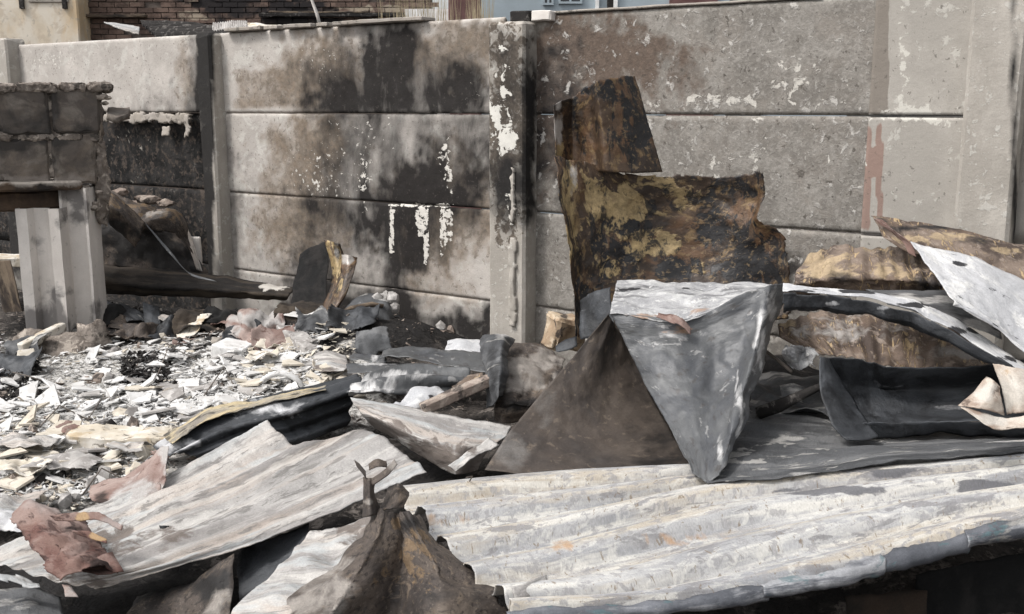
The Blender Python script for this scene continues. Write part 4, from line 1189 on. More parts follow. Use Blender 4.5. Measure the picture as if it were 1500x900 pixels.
for i, (u, v, y, r, m_, lb) in enumerate(CL):
    c = at_y(u, v, y); g0 = float(gz(c[0], c[1]))
    c[2] = max(c[2], g0 + .03)
    rows = [[np.array([c[0] + (b - 1.5) * r * .34 + rr.uniform(-.03, .03), c[1] + (1 - a) * r * .35 + rr.uniform(-.03, .03), c[2] + (1 - a) * .05 + rr.uniform(-.02, .07)]) for b in range(4)] for a in range(3)]
    S("burnt_scrap", lb, "scrap", 'y', rows, M[m_], res=.008, crump=.024, crease=.02, cs=8, edge=.025, bite=.012, lin=.5, group="burnt scraps along the wall foot")
WR = [([(60, 640), (90, 622), (130, 630), (150, 612)], "thin rusty wire curling near the cream slab"), ([(230, 560), (250, 540), (290, 548)], "thin wire bent over the middle of the white shards"), ([(480, 535), (500, 520), (530, 528), (545, 515)], "thin wire loop by the pale lilac sheet"),
      ([(20, 560), (40, 575), (70, 572)], "thin wires sticking out left of the cream block"), ([(300, 600), (330, 570), (345, 590)], "thin hooked wire in front of the grey flat slab"), ([(120, 720), (150, 700), (190, 705)], "thin wire beside the torn grey pink sheet")]
for p_, lb in WR:
    pp = []
    for k_, (u, v) in enumerate(p_):
        c = at_z(u, v, .05); pp.append((c[0], c[1], float(gz(c[0], c[1])) + .03 + .04 * (k_ % 2)))
    me, o0 = tube_mesh(pp, .0035, seg=5)
    tag(link("burnt_wire", me, M['wire'], None, o0), lb, "wire")

# ------------------------------------------------------------------ big sheets
# the large corrugated sheet in the right foreground
A_rows = [
 [(580, 722, .335), (800, 700, .335), (1035, 688, .335), (1300, 669, .37), (1580, 650, .405)],
 [(608, 755, .335), (800, 733, .335), (1040, 704, .34), (1300, 679, .375), (1590, 658, .41)],
 [(645, 805, .335), (820, 772, .335), (1050, 722, .345), (1320, 694, .378), (1600, 670, .413)],
 [(690, 848, .34), (850, 815, .34), (1075, 758, .352), (1350, 715, .382), (1605, 684, .417)],
 [(730, 880, .342), (925, 862, .345), (1140, 806, .36), (1385, 752, .387), (1615, 712, .422)],
 [(742, 898, .342), (985, 882, .348), (1220, 842, .365), (1405, 790, .392), (1625, 744, .428)]]
A = empty("corrugated_sheet", at_z(1050, 760, .33), "long pale burnt corrugated sheet filling the right foreground", "corrugated sheet", GRP)
S("sheet_panel", None, None, 'z', A_rows, M['zinc_white'], res=.008, edge=(.006, .0, .04, .0), corr=('s', .135, .023, .1, .5, .012), crump=.003, fine=.0004, lin=0, cs=3, thick=.003, parent=A,
  stains=[('g', 825, 798, 20, 10, .6), ('g', 650, 760, 60, 12, .4), ('g', 1180, 870, 60, 18, .4), ('r', 1440, 712, 60, 14, .75), ('r', 1180, 720, 160, 8, .6), ('r', 1250, 690, 160, 8, .6), ('r', 1050, 700, 60, 10, .6), ('g', 1000, 790, 60, 10, .4)])  # dark bands at the far edge paint the flap's shadow; right patch is scorch
def a_curve(r, t):
    W_ = cr_weights(np.array([t]), 5, 0)[0]
    return sum(W_[k] * at_z(*A_rows[r][k]) for k in range(5))
def lip(t0, t1, lift, seed, drop=1.0):
    ts = np.linspace(t0, t1, 6)
    up = np.array([0, 0, lift])
    e = [a_curve(5, t) + up for t in ts]
    i_ = [e_ * .8 + (a_curve(4, t) + np.array([0, 0, .012])) * .2 for e_, t in zip(e, ts)]
    d = np.array([drop * (.55 + .45 * k / 5) for k in range(6)])
    rows = [i_, e] + [[p + np.array([0, a, b * dd]) for p, dd in zip(e, d)] for a, b in ((-.010, -.010), (-.014, -.026), (-.006, -.044))]
    S("folded_lip", None, None, 'z', rows, M['zinc_lip_shade'], res=.006, edge=(.02, .008, .004, .01), crump=.012, cs=6, thick=.003, parent=A, seed=seed)
lip(.0, .40, .000, 2, .7)
lip(.385, .60, .005, 3, .85)
lip(.59, .77, .002, 4)
lip(.76, 1.0, .007, 5, 1.15)
S("torn_corner", None, None, 'z', [[(745, 860, .37), (775, 850, .375), (805, 838, .375)], [(752, 880, .35), (780, 870, .35), (808, 858, .35)], [(765, 910, .31), (785, 902, .31), (800, 885, .32)]], M['zinc_grey'], res=.006, crump=.01, crease=.01, parent=A)
# dark boards added to stand in for the shade under its near edge
S("gloom_fill_board", "brown board added for the gloom below the near edge of the big sheet", "board", 'y', [[(1235, 872, 2.5), (1290, 866, 2.5), (1360, 862, 2.5)], [(1240, 960, 2.4), (1290, 960, 2.4), (1360, 960, 2.4)]], M['gloom_board'], crump=.01)
S("gloom_fill_panel", "black panel added for the shade under the right end of the big sheet", "board", 'y', [[(1340, 840, 2.62), (1450, 815, 2.62), (1620, 790, 2.62)], [(1340, 980, 2.5), (1450, 980, 2.5), (1620, 980, 2.5)]], M['soot_black'], crump=.01)

# the second corrugated sheet, left of centre
S("corrugated_sheet", "grey corrugated sheet with pink oxide streaks lying left of centre", "corrugated sheet", 'z', [
 [(-20, 812, .20), (130, 748, .24), (270, 686, .27), (392, 617, .30)],
 [(0, 828, .20), (150, 778, .24), (300, 716, .28), (436, 651, .30)],
 [(40, 842, .20), (185, 802, .24), (375, 716, .29), (541, 630, .30)],
 [(90, 855, .20), (230, 822, .24), (430, 740, .29), (597, 668, .315)],
 [(140, 862, .20), (300, 818, .24), (470, 758, .285), (628, 690, .32)]], M['zinc_grey'], res=.008, corr=('s', .105, .0055, .2, .8), edge=(.01, .006, .02, .012), crump=.014, cs=3, thick=.003,
 stains=[('r', 185, 790, 60, 24, .75), ('r', 130, 850, 60, 14, .6), ('r', 260, 780, 40, 14, .35)], group=GRP)  # dark patches paint the shadow of the torn pieces above
S("grey_corner_sheet", "dark grey crumpled sheet under the bottom left corner pieces", "metal sheet", 'z', [
 [(-20, 868, .12), (40, 858, .13), (92, 872, .13)], [(-20, 930, .14), (40, 930, .14), (95, 910, .13)]], M['grey_layers'], crump=.02, stains=[('b', 30, 880, 40, 20, .5)], group=GRP)
S("pale_edge_sheet", "pale torn edge of a sheet poking out at the bottom left", "metal sheet", 'z', [
 [(-20, 830, .22), (25, 838, .22), (58, 852, .21)], [(-20, 848, .215), (30, 858, .21), (60, 862, .21)]], M['zinc_grey'], crump=.02, bite=.01, group=GRP)
# dark hollow below it: hanging brown sheet and grey crumpled sheet
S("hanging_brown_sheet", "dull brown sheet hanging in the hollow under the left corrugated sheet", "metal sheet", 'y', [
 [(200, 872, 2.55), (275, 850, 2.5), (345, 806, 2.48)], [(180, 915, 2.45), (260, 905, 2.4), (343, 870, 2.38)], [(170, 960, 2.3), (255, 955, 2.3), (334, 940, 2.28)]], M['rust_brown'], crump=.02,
 stains=[('r', 260, 850, 90, 34, .9), ('b', 320, 890, 30, 30, .5)], group=GRP)  # dark upper part paints in shade below the corrugated sheet
S("grey_crumpled_sheet", "grey crumpled sheet tucked behind the rust brown peak", "metal sheet", 'y', [
 [(452, 772, 2.62), (480, 768, 2.6), (515, 758, 2.6), (545, 752, 2.58)],
 [(425, 812, 2.45), (465, 806, 2.45), (510, 800, 2.45), (545, 790, 2.45)],
 [(390, 850, 2.3), (430, 848, 2.3), (470, 846, 2.3), (510, 830, 2.32)],
 [(338, 893, 2.18), (400, 888, 2.16), (450, 880, 2.15), (500, 870, 2.15)],
 [(330, 930, 2.05), (400, 930, 2.04), (450, 925, 2.02), (500, 910, 2.02)]], M['zinc_grey'], crump=.016, crease=.014, cs=7, edge=(.02, .005, .008, .008), res=.008,
 stains=[('r', 530, 780, 40, 26, .9), ('r', 470, 770, 30, 10, .5)], group=GRP)
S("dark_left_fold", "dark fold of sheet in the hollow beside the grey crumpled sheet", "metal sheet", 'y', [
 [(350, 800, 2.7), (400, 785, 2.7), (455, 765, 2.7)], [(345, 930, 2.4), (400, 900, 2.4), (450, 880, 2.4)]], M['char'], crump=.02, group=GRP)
# rust brown peak in the foreground
C = empty("rusted_peak_sheet", at_y(560, 890, 2.15), "rust brown torn sheet rising to a ragged peak in the centre foreground", "metal sheet", GRP)
S("draped_sheet", None, None, 'y', [
 [(552, 742, 2.44), (562, 745, 2.36), (580, 748, 2.40), (597, 750, 2.36), (616, 752, 2.42)],
 [(528, 785, 2.40), (552, 785, 2.25), (590, 785, 2.33), (618, 790, 2.26), (650, 800, 2.34)],
 [(480, 828, 2.34), (530, 828, 2.14), (590, 828, 2.26), (640, 832, 2.16), (696, 838, 2.26)],
 [(425, 872, 2.28), (500, 874, 2.02), (580, 876, 2.18), (650, 878, 2.06), (760, 866, 2.18)],
 [(325, 925, 2.2), (460, 935, 1.94), (560, 938, 2.10), (650, 940, 1.98), (764, 925, 2.1)]], M['rust_brown'], res=.006, crump=.010, crease=.010, cs=6, fold=.016, lin=.8, edge=(.012, .004, .015, .06), bite=.014, parent=C,
 stains=[('g', 610, 820, 24, 40, .75), ('g', 560, 850, 30, 16, .4), ('b', 470, 850, 50, 40, .75), ('b', 420, 885, 80, 16, .9), ('r', 600, 765, 18, 14, .9), ('r', 720, 850, 40, 24, .7), ('g', 580, 765, 10, 12, .9), ('r', 640, 870, 30, 16, .6)])  # pale left facets and darker right side paint how light falls; ochre is rust
S("stalk", None, None, 'y', [
 [(533, 698, 2.45), (541, 700, 2.42), (550, 698, 2.45)], [(533, 722, 2.44), (541, 722, 2.4), (548, 720, 2.44)], [(531, 760, 2.42), (542, 758, 2.37), (560, 752, 2.42)]], M['rust_brown'], res=.004, crump=.006, edge=.003, parent=C, stains=[('b', 540, 735, 8, 4, .9)])
S("curled_tip", None, None, 'y', [[(519, 674, 2.46), (527, 680, 2.44), (536, 690, 2.43)], [(522, 684, 2.45), (530, 693, 2.43), (537, 704, 2.42)]], M['rust_brown'], res=.004, crump=.006, edge=.003, parent=C)
S("curled_tip", None, None, 'y', [[(540, 680, 2.5), (553, 672, 2.48), (566, 676, 2.5)], [(541, 690, 2.47), (554, 684, 2.44), (567, 686, 2.46)]], M['rust_brown'], res=.004, crump=.008, edge=.003, parent=C)
S("curled_tip", None, None, 'y', [[(578, 672, 2.44), (562, 688, 2.42), (538, 704, 2.42)], [(583, 680, 2.43), (568, 698, 2.41), (545, 712, 2.41)]], M['rust_brown'], res=.004, crump=.006, edge=.003, parent=C, stains=[('b', 575, 680, 8, 8, .6)])
S("torn_ear", None, None, 'y', [[(570, 712, 2.5), (585, 708, 2.46), (598, 722, 2.48)], [(560, 738, 2.46), (578, 735, 2.4), (600, 726, 2.44)], [(554, 746, 2.42), (572, 746, 2.38), (590, 745, 2.4)]], M['rust_brown'], res=.004, crump=.008, edge=.004, parent=C)

# torn pink-brown pieces lower left
S("torn_pink_sheet", "torn rust red sheet curling over at the lower left", "metal sheet", 'z', [
 [(16, 752, .30), (26, 782, .285), (55, 822, .275), (92, 858, .27)],
 [(44, 733, .33), (60, 768, .335), (88, 806, .33), (118, 838, .31)],
 [(84, 742, .325), (102, 775, .33), (126, 804, .32), (152, 832, .30)],
 [(122, 768, .29), (142, 788, .29), (164, 806, .28), (188, 846, .265)]], M['rust_red'], res=.006, crump=.012, crease=.010, cs=9, fold=.014, lin=.6, edge=.028, bite=.014,
 stains=[('b', 75, 740, 40, 18, .7), ('r', 150, 826, 36, 18, .75), ('r', 30, 785, 10, 18, .7), ('r', 110, 775, 30, 10, .6)], group=GRP)  # dark marks paint shade into the cavities of the curl
S("torn_flap", "narrow torn flap with orange edge above the rust red sheet", "metal sheet", 'z', [
 [(70, 752, .37), (115, 748, .38), (150, 752, .375), (182, 768, .36)], [(82, 764, .35), (118, 765, .36), (148, 768, .36), (180, 778, .35)]], M['rust_red'], res=.005, crump=.01, edge=.012, stains=[('g', 122, 756, 12, 12, .9), ('b', 165, 765, 20, 10, .8)], group=GRP)
S("torn_orange_strip", "orange brown strip of torn metal on the rust red sheet", "metal strip", 'z', [
 [(100, 775, .355), (130, 776, .36), (158, 790, .35)], [(118, 784, .34), (136, 792, .34), (158, 797, .345)]], M['rust_red'], res=.005, crump=.008, edge=.01, stains=[('g', 145, 785, 20, 8, 1)], group=GRP)
S("dark_pink_piece", "dark red brown scrap below the rust red sheet", "metal sheet", 'z', [
 [(112, 826, .29), (140, 815, .3), (165, 808, .3)], [(116, 838, .275), (150, 845, .27), (188, 842, .27)]], M['rust_red'], crump=.01, stains=[('r', 140, 830, 30, 12, .5)], group=GRP)
S("small_pink_tail", "small tan tail of metal hanging at the tip of the rust red sheet", "metal strip", 'z', [[(86, 852, .255), (105, 856, .255)], [(92, 874, .24), (118, 876, .24)]], M['rust_pink'], crump=.01, stains=[('b', 105, 865, 20, 14, .5)], group=GRP)
S("torn_grey_pink_sheet", "upright pinkish grey sheet with jagged foot above the left corrugated sheet", "metal sheet", 'y', [
 [(130, 712, 3.2), (178, 690, 3.15), (215, 668, 3.15), (238, 655, 3.15), (256, 652, 3.1)],
 [(126, 730, 3.05), (180, 715, 2.98), (215, 705, 3.0), (240, 692, 3.02), (252, 690, 3.0)],
 [(150, 742, 2.95), (180, 742, 2.88), (215, 735, 2.9), (238, 725, 2.94), (246, 722, 2.92)],
 [(162, 768, 2.85), (184, 775, 2.82), (212, 776, 2.82), (235, 770, 2.86), (244, 765, 2.86)]], M['rust_pink'], res=.007, crump=.016, crease=.02, edge=(.02, .03, .02, .01), bite=.01,
 stains=[('b', 215, 735, 50, 40, .75), ('r', 150, 735, 16, 12, .8), ('b', 245, 670, 14, 30, .8)], group=GRP)
S("small_grey_curl", "small dark curl at the lower right foot of the pinkish grey sheet", "metal strip", 'z', [[(230, 768, .31), (242, 765, .32), (250, 768, .31)], [(232, 776, .30), (242, 777, .30), (250, 774, .30)]], M['char'], res=.005, crump=.006, group=GRP)

# dark ribbed sheet with its lit ochre back painted as a separate strip
S("dark_ribbed_sheet", "black ribbed sheet with a lit ochre back right of the shards", "corrugated sheet", 'z', [
 [(222, 655, .10), (300, 608, .14), (400, 580, .19), (527, 552, .24)],
 [(246, 664, .13), (318, 626, .17), (420, 597, .22), (533, 560, .25)],
 [(282, 668, .10), (350, 645, .12), (440, 618, .15), (516, 590, .18)],
 [(320, 690, .03), (392, 662, .05), (450, 648, .07), (512, 624, .09)]], M['char'], res=.008, corr=('s', .10, .012, .3), crump=.008, cs=3, edge=(.01, .01, .01, .012),
 stains=[('b', 330, 600, 120, 16, .6), ('b', 260, 650, 40, 14, .7)], group=GRP)  # pale marks along the back paint its lit top
S("ribbed_sheet_lit_top", "yellow ochre strip painted as the lit top of the black ribbed sheet", "metal strip", 'z', [
 [(238, 640, .14), (300, 600, .18), (380, 584, .21), (480, 562, .25)], [(250, 652, .16), (306, 616, .195), (388, 594, .225), (478, 568, .26)]], M['ochre_lit_top'], crump=.012, edge=.015, res=.008, group=GRP)
slab("cream_slab", "long cream slab with rounded edge in front of the shards", "slab", at_z(180, 655, .03), (.42, .16, .07), (0, .03, -.05), M['pale_cream'], noise=.02, chip=.03)
slab("cream_slab_end", "smaller cream slab end touching the ochre strip", "slab", at_z(228, 650, .04), (.16, .12, .05), (0, -.05, .4), M['pale_cream'], noise=.02, chip=.03, seed=5)

# centre: blue grey sheets
S("blue_grey_sheet", "blue grey wavy sheet lying across the back of the centre pile", "metal sheet", 'y', [
 [(560, 512, 4.75), (600, 506, 4.75), (650, 513, 4.7), (715, 520, 4.65)], [(556, 524, 4.6), (600, 527, 4.55), (650, 534, 4.5), (715, 548, 4.4)]], M['steel_grey'], crump=.02, cs=4, edge=.01, stains=[('r', 600, 520, 40, 10, .3)], group=GRP)
S("white_back_sheet", "small white crumpled sheet behind the blue grey one", "metal sheet", 'y', [
 [(655, 502, 4.9), (680, 500, 4.9), (712, 503, 4.9)], [(645, 514, 4.7), (680, 514, 4.7), (712, 522, 4.7)]], M['ash_white'], crump=.02, crease=.02, group=GRP)
S("narrow_grey_sheet", "narrow dark grey fold below the blue grey sheet", "metal sheet", 'y', [
 [(505, 533, 4.7), (555, 530, 4.65), (605, 533, 4.6)], [(508, 548, 4.55), (555, 545, 4.5), (610, 540, 4.5)]], M['steel_grey'], crump=.012, stains=[('b', 550, 533, 60, 3, .6)], group=GRP)
S("dark_curl_sheet", "dark curled piece with a white rim left of the blue grey sheet", "metal sheet", 'y', [
 [(512, 520, 4.85), (540, 516, 4.8), (566, 518, 4.75)], [(512, 530, 4.7), (540, 532, 4.65), (568, 530, 4.6)]], M['steel_grey'], crump=.03, crease=.02, stains=[('b', 545, 524, 8, 6, .9)], group=GRP)
S("pale_lilac_sheet", "pale lilac grey torn sheet beside the shard field", "metal sheet", 'y', [
 [(440, 520, 5.0), (475, 514, 4.95), (508, 522, 4.9)], [(450, 532, 4.85), (485, 534, 4.8), (512, 536, 4.75)], [(462, 545, 4.75), (485, 545, 4.7), (505, 544, 4.68)]], M['zinc_grey'], crump=.02, stains=[('r', 480, 543, 26, 6, .8)], group=GRP)
S("shiny_grey_sheet", "smooth silvery grey sheet with soft ribs in the middle of the pile", "metal sheet", 'z', [
 [(535, 552, .26), (585, 540, .27), (630, 538, .28), (690, 548, .26)],
 [(512, 570, .25), (560, 562, .27), (620, 556, .27), (690, 562, .24)],
 [(508, 582, .24), (550, 582, .25), (600, 585, .22), (660, 582, .18)]], M['steel_grey'], res=.008, corr=('s', .13, .018, .2), crump=.012, edge=.012,
 stains=[('b', 545, 572, 50, 14, .9), ('b', 600, 548, 50, 8, .75), ('b', 570, 555, 50, 10, .6)], group=GRP)
S("white_crumpled_sheet", "small white crumpled sheet in front of the silvery one", "metal sheet", 'z', [
 [(600, 575, .28), (635, 565, .29), (660, 572, .27)], [(580, 590, .27), (620, 588, .29), (652, 590, .26)], [(566, 600, .25), (610, 602, .255), (620, 598, .25)]], M['ash_white'], crump=.02, crease=.02, cs=9, stains=[('r', 632, 585, 8, 8, 1)], group=GRP)
S("ochre_disc", "ochre and brown rounded piece behind the rusty strut", "metal sheet", 'y', [
 [(660, 566, 3.95), (685, 550, 3.95), (708, 545, 3.95)], [(662, 580, 3.85), (688, 572, 3.85), (712, 565, 3.85)]], M['drip_brown'], crump=.01, stains=[('g', 695, 555, 14, 12, .8), ('r', 668, 572, 10, 10, .7)], group=GRP)
beam("rusty_strut", "rust orange strut slanting up between the white sheet and the bundle", "strut", at_y(620, 606, 3.75), at_y(722, 562, 3.85), .055, .04, M['rust_strut'] if 'rust_strut' in M else M['rubble'], noise=.006)
S("curved_panel", "curved pinkish panel with a dark turned down edge in the centre", "metal sheet", 'z', [
 [(512, 582, .27), (600, 597, .27), (680, 612, .265), (750, 624, .255)],
 [(520, 594, .265), (602, 616, .275), (680, 634, .275), (742, 640, .26)],
 [(530, 604, .255), (608, 638, .265), (672, 652, .265), (724, 652, .25)],
 [(538, 614, .22), (612, 655, .22), (668, 676, .215), (708, 672, .21)],
 [(545, 622, .18), (616, 668, .175), (665, 695, .165), (700, 690, .17)]], M['zinc_grey'], res=.008, crump=.008, edge=.005,
 stains=[('b', 620, 615, 110, 16, .8), ('r', 625, 672, 110, 24, 1), ('r', 560, 630, 50, 16, 1), ('r', 690, 678, 50, 20, 1), ('r', 520, 600, 10, 8, .6)], group=GRP)  # dark marks paint the shaded side of the turned down edge
S("twisted_rag_strip", "twisted grey strip hanging off the curved panel edge", "metal strip", 'y', [
 [(715, 640, 3.2), (690, 658, 3.1), (668, 676, 3.05), (654, 684, 3.02)], [(735, 652, 3.15), (706, 668, 3.06), (690, 680, 3.02), (668, 692, 3.0)]], M['zinc_grey'], res=.006, crump=.014, crease=.014, stains=[('r', 700, 660, 20, 10, .7)], group=GRP)
P_ = empty("rolled_bundle", at_y(755, 612, 3.85), "grey and rust rolled sheet bundle below the middle post", "metal sheet", GRP)
S("main_panel", None, None, 'y', [
 [(722, 498, 4.3), (760, 496, 4.28), (795, 508, 4.25), (832, 524, 4.2)],
 [(728, 526, 4.05), (765, 528, 4.02), (795, 540, 4.0), (826, 548, 4.0)],
 [(735, 562, 3.9), (765, 566, 3.88), (790, 574, 3.88), (812, 575, 3.9)],
 [(722, 596, 3.84), (752, 592, 3.8), (775, 596, 3.82), (795, 590, 3.86)],
 [(722, 616, 3.86), (745, 620, 3.84), (765, 616, 3.84), (785, 604, 3.88)]], M['rust_brown'], res=.006, crump=.014, crease=.018, cs=8, lin=.8, fold=.026, edge=.015, parent=P_,
 stains=[('r', 765, 598, 60, 16, .8), ('b', 785, 530, 50, 22, .9), ('b', 770, 562, 40, 14, .8), ('r', 735, 575, 14, 30, .5)])
S("curled_edge", None, None, 'y', [
 [(703, 496, 4.2), (716, 490, 4.14), (738, 487, 4.14), (758, 496, 4.18)],
 [(704, 530, 4.0), (714, 520, 3.92), (734, 514, 3.9), (742, 524, 3.96)],
 [(710, 566, 3.9), (716, 556, 3.82), (732, 548, 3.8), (744, 552, 3.86)],
 [(714, 600, 3.86), (722, 594, 3.78), (730, 582, 3.76), (738, 580, 3.82)]], M['grey_layers'], res=.006, crump=.016, lin=.4, fold=.012, edge=.008, parent=P_, stains=[('r', 722, 545, 8, 50, .6), ('b', 735, 492, 20, 6, .6)])
o = link("tan_lump", rough_box((.15, .12, .15), noise=.035, ns=6, seg=16, seed=4.4, bev=.015, chip=.06), M['tan_block'], None, at_y(822, 512, 4.35))
o.rotation_euler = (.1, .12, .5)
tag(o, "tan orange lump behind the leaning sheets at the wall foot", "rubble")
S("dark_blue_piece", "small dark blue black scrap beside the tan lump", "metal strip", 'y', [[(812, 508, 4.1), (830, 496, 4.1), (845, 490, 4.1)], [(812, 516, 4.05), (832, 516, 4.05), (848, 508, 4.05)]], M['char'], crump=.008, group=GRP)

# tall twisted sheet standing against the wall
F_ = empty("tall_twisted_sheet", at_y(860, 490, 4.1), "tall twisted ochre and black scorched sheet standing upright before the wall", "metal sheet", GRP)
S("upper_leaf", None, None, 'y', [
 [(810, 152, 4.18), (838, 140, 4.30), (862, 122, 4.24), (872, 116, 4.16), (900, 110, 4.20), (930, 106, 4.28)],
 [(812, 190, 4.16), (838, 190, 4.30), (868, 185, 4.24), (882, 182, 4.15), (915, 178, 4.2), (950, 176, 4.28)],
 [(815, 240, 4.16), (840, 245, 4.26), (876, 250, 4.2), (890, 252, 4.14), (930, 254, 4.18), (972, 252, 4.25)]], M['rust_tall'], res=.007, crump=.008, edge=(.022, 0, .006, .012), lin=.35, fold=.0015, parent=F_,
 stains=[('r', 935, 190, 34, 60, .8), ('r', 900, 130, 30, 20, .7), ('r', 858, 128, 14, 12, .7), ('b', 818, 190, 7, 40, .8), ('g', 818, 225, 8, 14, .6), ('g', 925, 205, 7, 10, .95)])  # pale marks down the left edge paint its lit turned side
S("lower_leaf", None, None, 'y', [
 [(810, 222, 4.12), (835, 230, 4.16), (870, 238, 4.2), (940, 252, 4.26), (1040, 256, 4.24), (1100, 250, 4.16), (1118, 250, 4.12)],
 [(818, 280, 4.06), (840, 290, 4.12), (885, 295, 4.2), (950, 300, 4.28), (1040, 300, 4.26), (1100, 292, 4.18), (1126, 284, 4.12)],
 [(828, 340, 4.04), (845, 350, 4.1), (885, 350, 4.18), (950, 355, 4.26), (1040, 350, 4.24), (1095, 332, 4.16), (1108, 318, 4.10)],
 [(838, 400, 4.04), (850, 410, 4.08), (885, 400, 4.14), (950, 400, 4.2), (1040, 395, 4.2), (1100, 375, 4.14), (1160, 350, 4.10)],
 [(842, 440, 4.04), (852, 445, 4.06), (885, 440, 4.1), (950, 435, 4.14), (1040, 435, 4.14), (1110, 430, 4.12), (1168, 425, 4.08)],
 [(842, 495, 4.02), (855, 496, 4.04), (880, 492, 4.06), (950, 480, 4.08), (1040, 480, 4.08), (1110, 475, 4.08), (1168, 470, 4.04)]], M['rust_tall'], res=.008, crump=.012, crease=.008, edge=(.022, .01, .008, .045), bite=.012, lin=.4, fold=.006, parent=F_,
 stains=[('g', 900, 300, 60, 46, .8), ('g', 830, 300, 14, 90, .75), ('g', 950, 360, 50, 24, .85), ('g', 980, 280, 50, 40, .5), ('g', 900, 395, 30, 20, .6), ('g', 1030, 390, 20, 20, .4), ('g', 1128, 270, 8, 14, .9),  # narrow ochre band at far left paints the side that catches light
  ('r', 890, 375, 40, 34, .9), ('r', 925, 330, 34, 12, .85), ('r', 1060, 330, 50, 30, .7), ('r', 990, 390, 54, 20, .9), ('r', 1110, 390, 60, 50, .85), ('r', 1075, 270, 50, 26, .6), ('r', 860, 460, 40, 40, .8), ('b', 838, 260, 8, 26, .4)])
S("dark_prop_sheet", "dark crumpled prop sheet under the foot of the tall twisted one", "metal sheet", 'y', [
 [(845, 440, 3.95), (870, 425, 3.9), (895, 418, 3.85)], [(848, 470, 3.9), (872, 465, 3.85), (897, 455, 3.8)], [(850, 500, 3.85), (875, 492, 3.8), (897, 475, 3.75)]], M['char'], crump=.02, crease=.02, group=GRP)

# brown slanting sheet, and the grey tent sheet with the white top
S("brown_slanting_sheet", "large dark brown slanting sheet in the centre of the pile", "metal sheet", 'y', [
 [(890, 460, 3.62), (848, 512, 3.45), (796, 572, 3.3), (745, 632, 3.12), (708, 690, 2.98)],
 [(897, 475, 3.62), (870, 540, 3.42), (840, 600, 3.28), (815, 650, 3.12), (800, 702, 2.96)],
 [(905, 480, 3.66), (900, 560, 3.46), (895, 620, 3.3), (900, 665, 3.14), (905, 702, 2.98)],
 [(915, 485, 3.7), (945, 560, 3.55), (975, 620, 3.4), (1000, 660, 3.25), (1030, 705, 3.06)]], M['brown_grey'], res=.009, crump=.014, cs=3, edge=(.006, .006, .006, .006),
 stains=[('b', 745, 655, 30, 40, .45), ('b', 800, 600, 20, 40, .25), ('r', 980, 640, 60, 60, .6)], group=GRP)  # dark mark at the right paints shade from the tent sheet
G = empty("grey_tent_sheet", at_y(1035, 700, 2.98), "blue grey sheet folded like a tent with a white ash top right of centre", "metal sheet", GRP)
S("front_face", None, None, 'y', [
 [(893, 458, 3.42), (940, 460, 3.38), (990, 468, 3.34), (1040, 455, 3.36), (1090, 428, 3.36), (1130, 415, 3.34), (1155, 412, 3.4)],
 [(908, 490, 3.38), (950, 495, 3.34), (1000, 498, 3.30), (1045, 490, 3.32), (1090, 475, 3.3), (1118, 465, 3.26), (1142, 460, 3.36)],
 [(940, 555, 3.28), (970, 558, 3.22), (1010, 560, 3.18), (1045, 556, 3.2), (1080, 548, 3.18), (1098, 540, 3.12), (1118, 535, 3.22)],
 [(980, 625, 3.06), (1000, 628, 3.02), (1020, 630, 2.98), (1040, 628, 2.98), (1062, 622, 2.95), (1076, 618, 2.91), (1092, 612, 2.98)],
 [(1012, 690, 2.78), (1019, 697, 2.76), (1026, 702, 2.74), (1033, 707, 2.71), (1042, 706, 2.71), (1054, 694, 2.72), (1064, 682, 2.76)]], M['steel_grey'], res=.007, crump=.016, crease=.008, cs=6, fold=.014, lin=.55, edge=(.02, .004, .006, .016), parent=G,
 stains=[('b', 1112, 500, 9, 60, .8), ('b', 1082, 590, 7, 50, .75), ('b', 1056, 665, 7, 30, .7), ('b', 1132, 445, 12, 34, .8), ('b', 955, 510, 4, 40, .3), ('g', 1000, 484, 40, 10, .45), ('b', 1000, 492, 40, 8, .4), ('b', 1050, 460, 60, 14, .45)])
S("ash_top", None, None, 'y', [
 [(903, 411, 3.95), (960, 409, 3.95), (1020, 411, 3.92), (1075, 413, 3.9), (1165, 424, 3.7)],
 [(898, 434, 3.65), (955, 434, 3.65), (1020, 436, 3.62), (1070, 430, 3.6), (1150, 420, 3.5)],
 [(893, 462, 3.40), (945, 466, 3.36), (995, 474, 3.32), (1045, 456, 3.35), (1130, 418, 3.36)]], M['ash_grey'], res=.008, crump=.016, crease=.012, cs=5, edge=(.006, .016, .004, .004), parent=G,
 stains=[('g', 960, 465, 50, 6, .7), ('r', 990, 425, 60, 3, .5), ('r', 920, 425, 30, 4, .4), ('g', 1020, 455, 20, 8, .5)])
S("crumbled_edge", None, None, 'y', [[(960, 456, 3.36), (990, 462, 3.33), (1014, 480, 3.3)], [(958, 470, 3.33), (985, 478, 3.28), (1012, 496, 3.26)]], M['rust_pink'], res=.006, crump=.02, crease=.015, bite=.01, parent=G, stains=[('b', 985, 470, 20, 8, .6)])

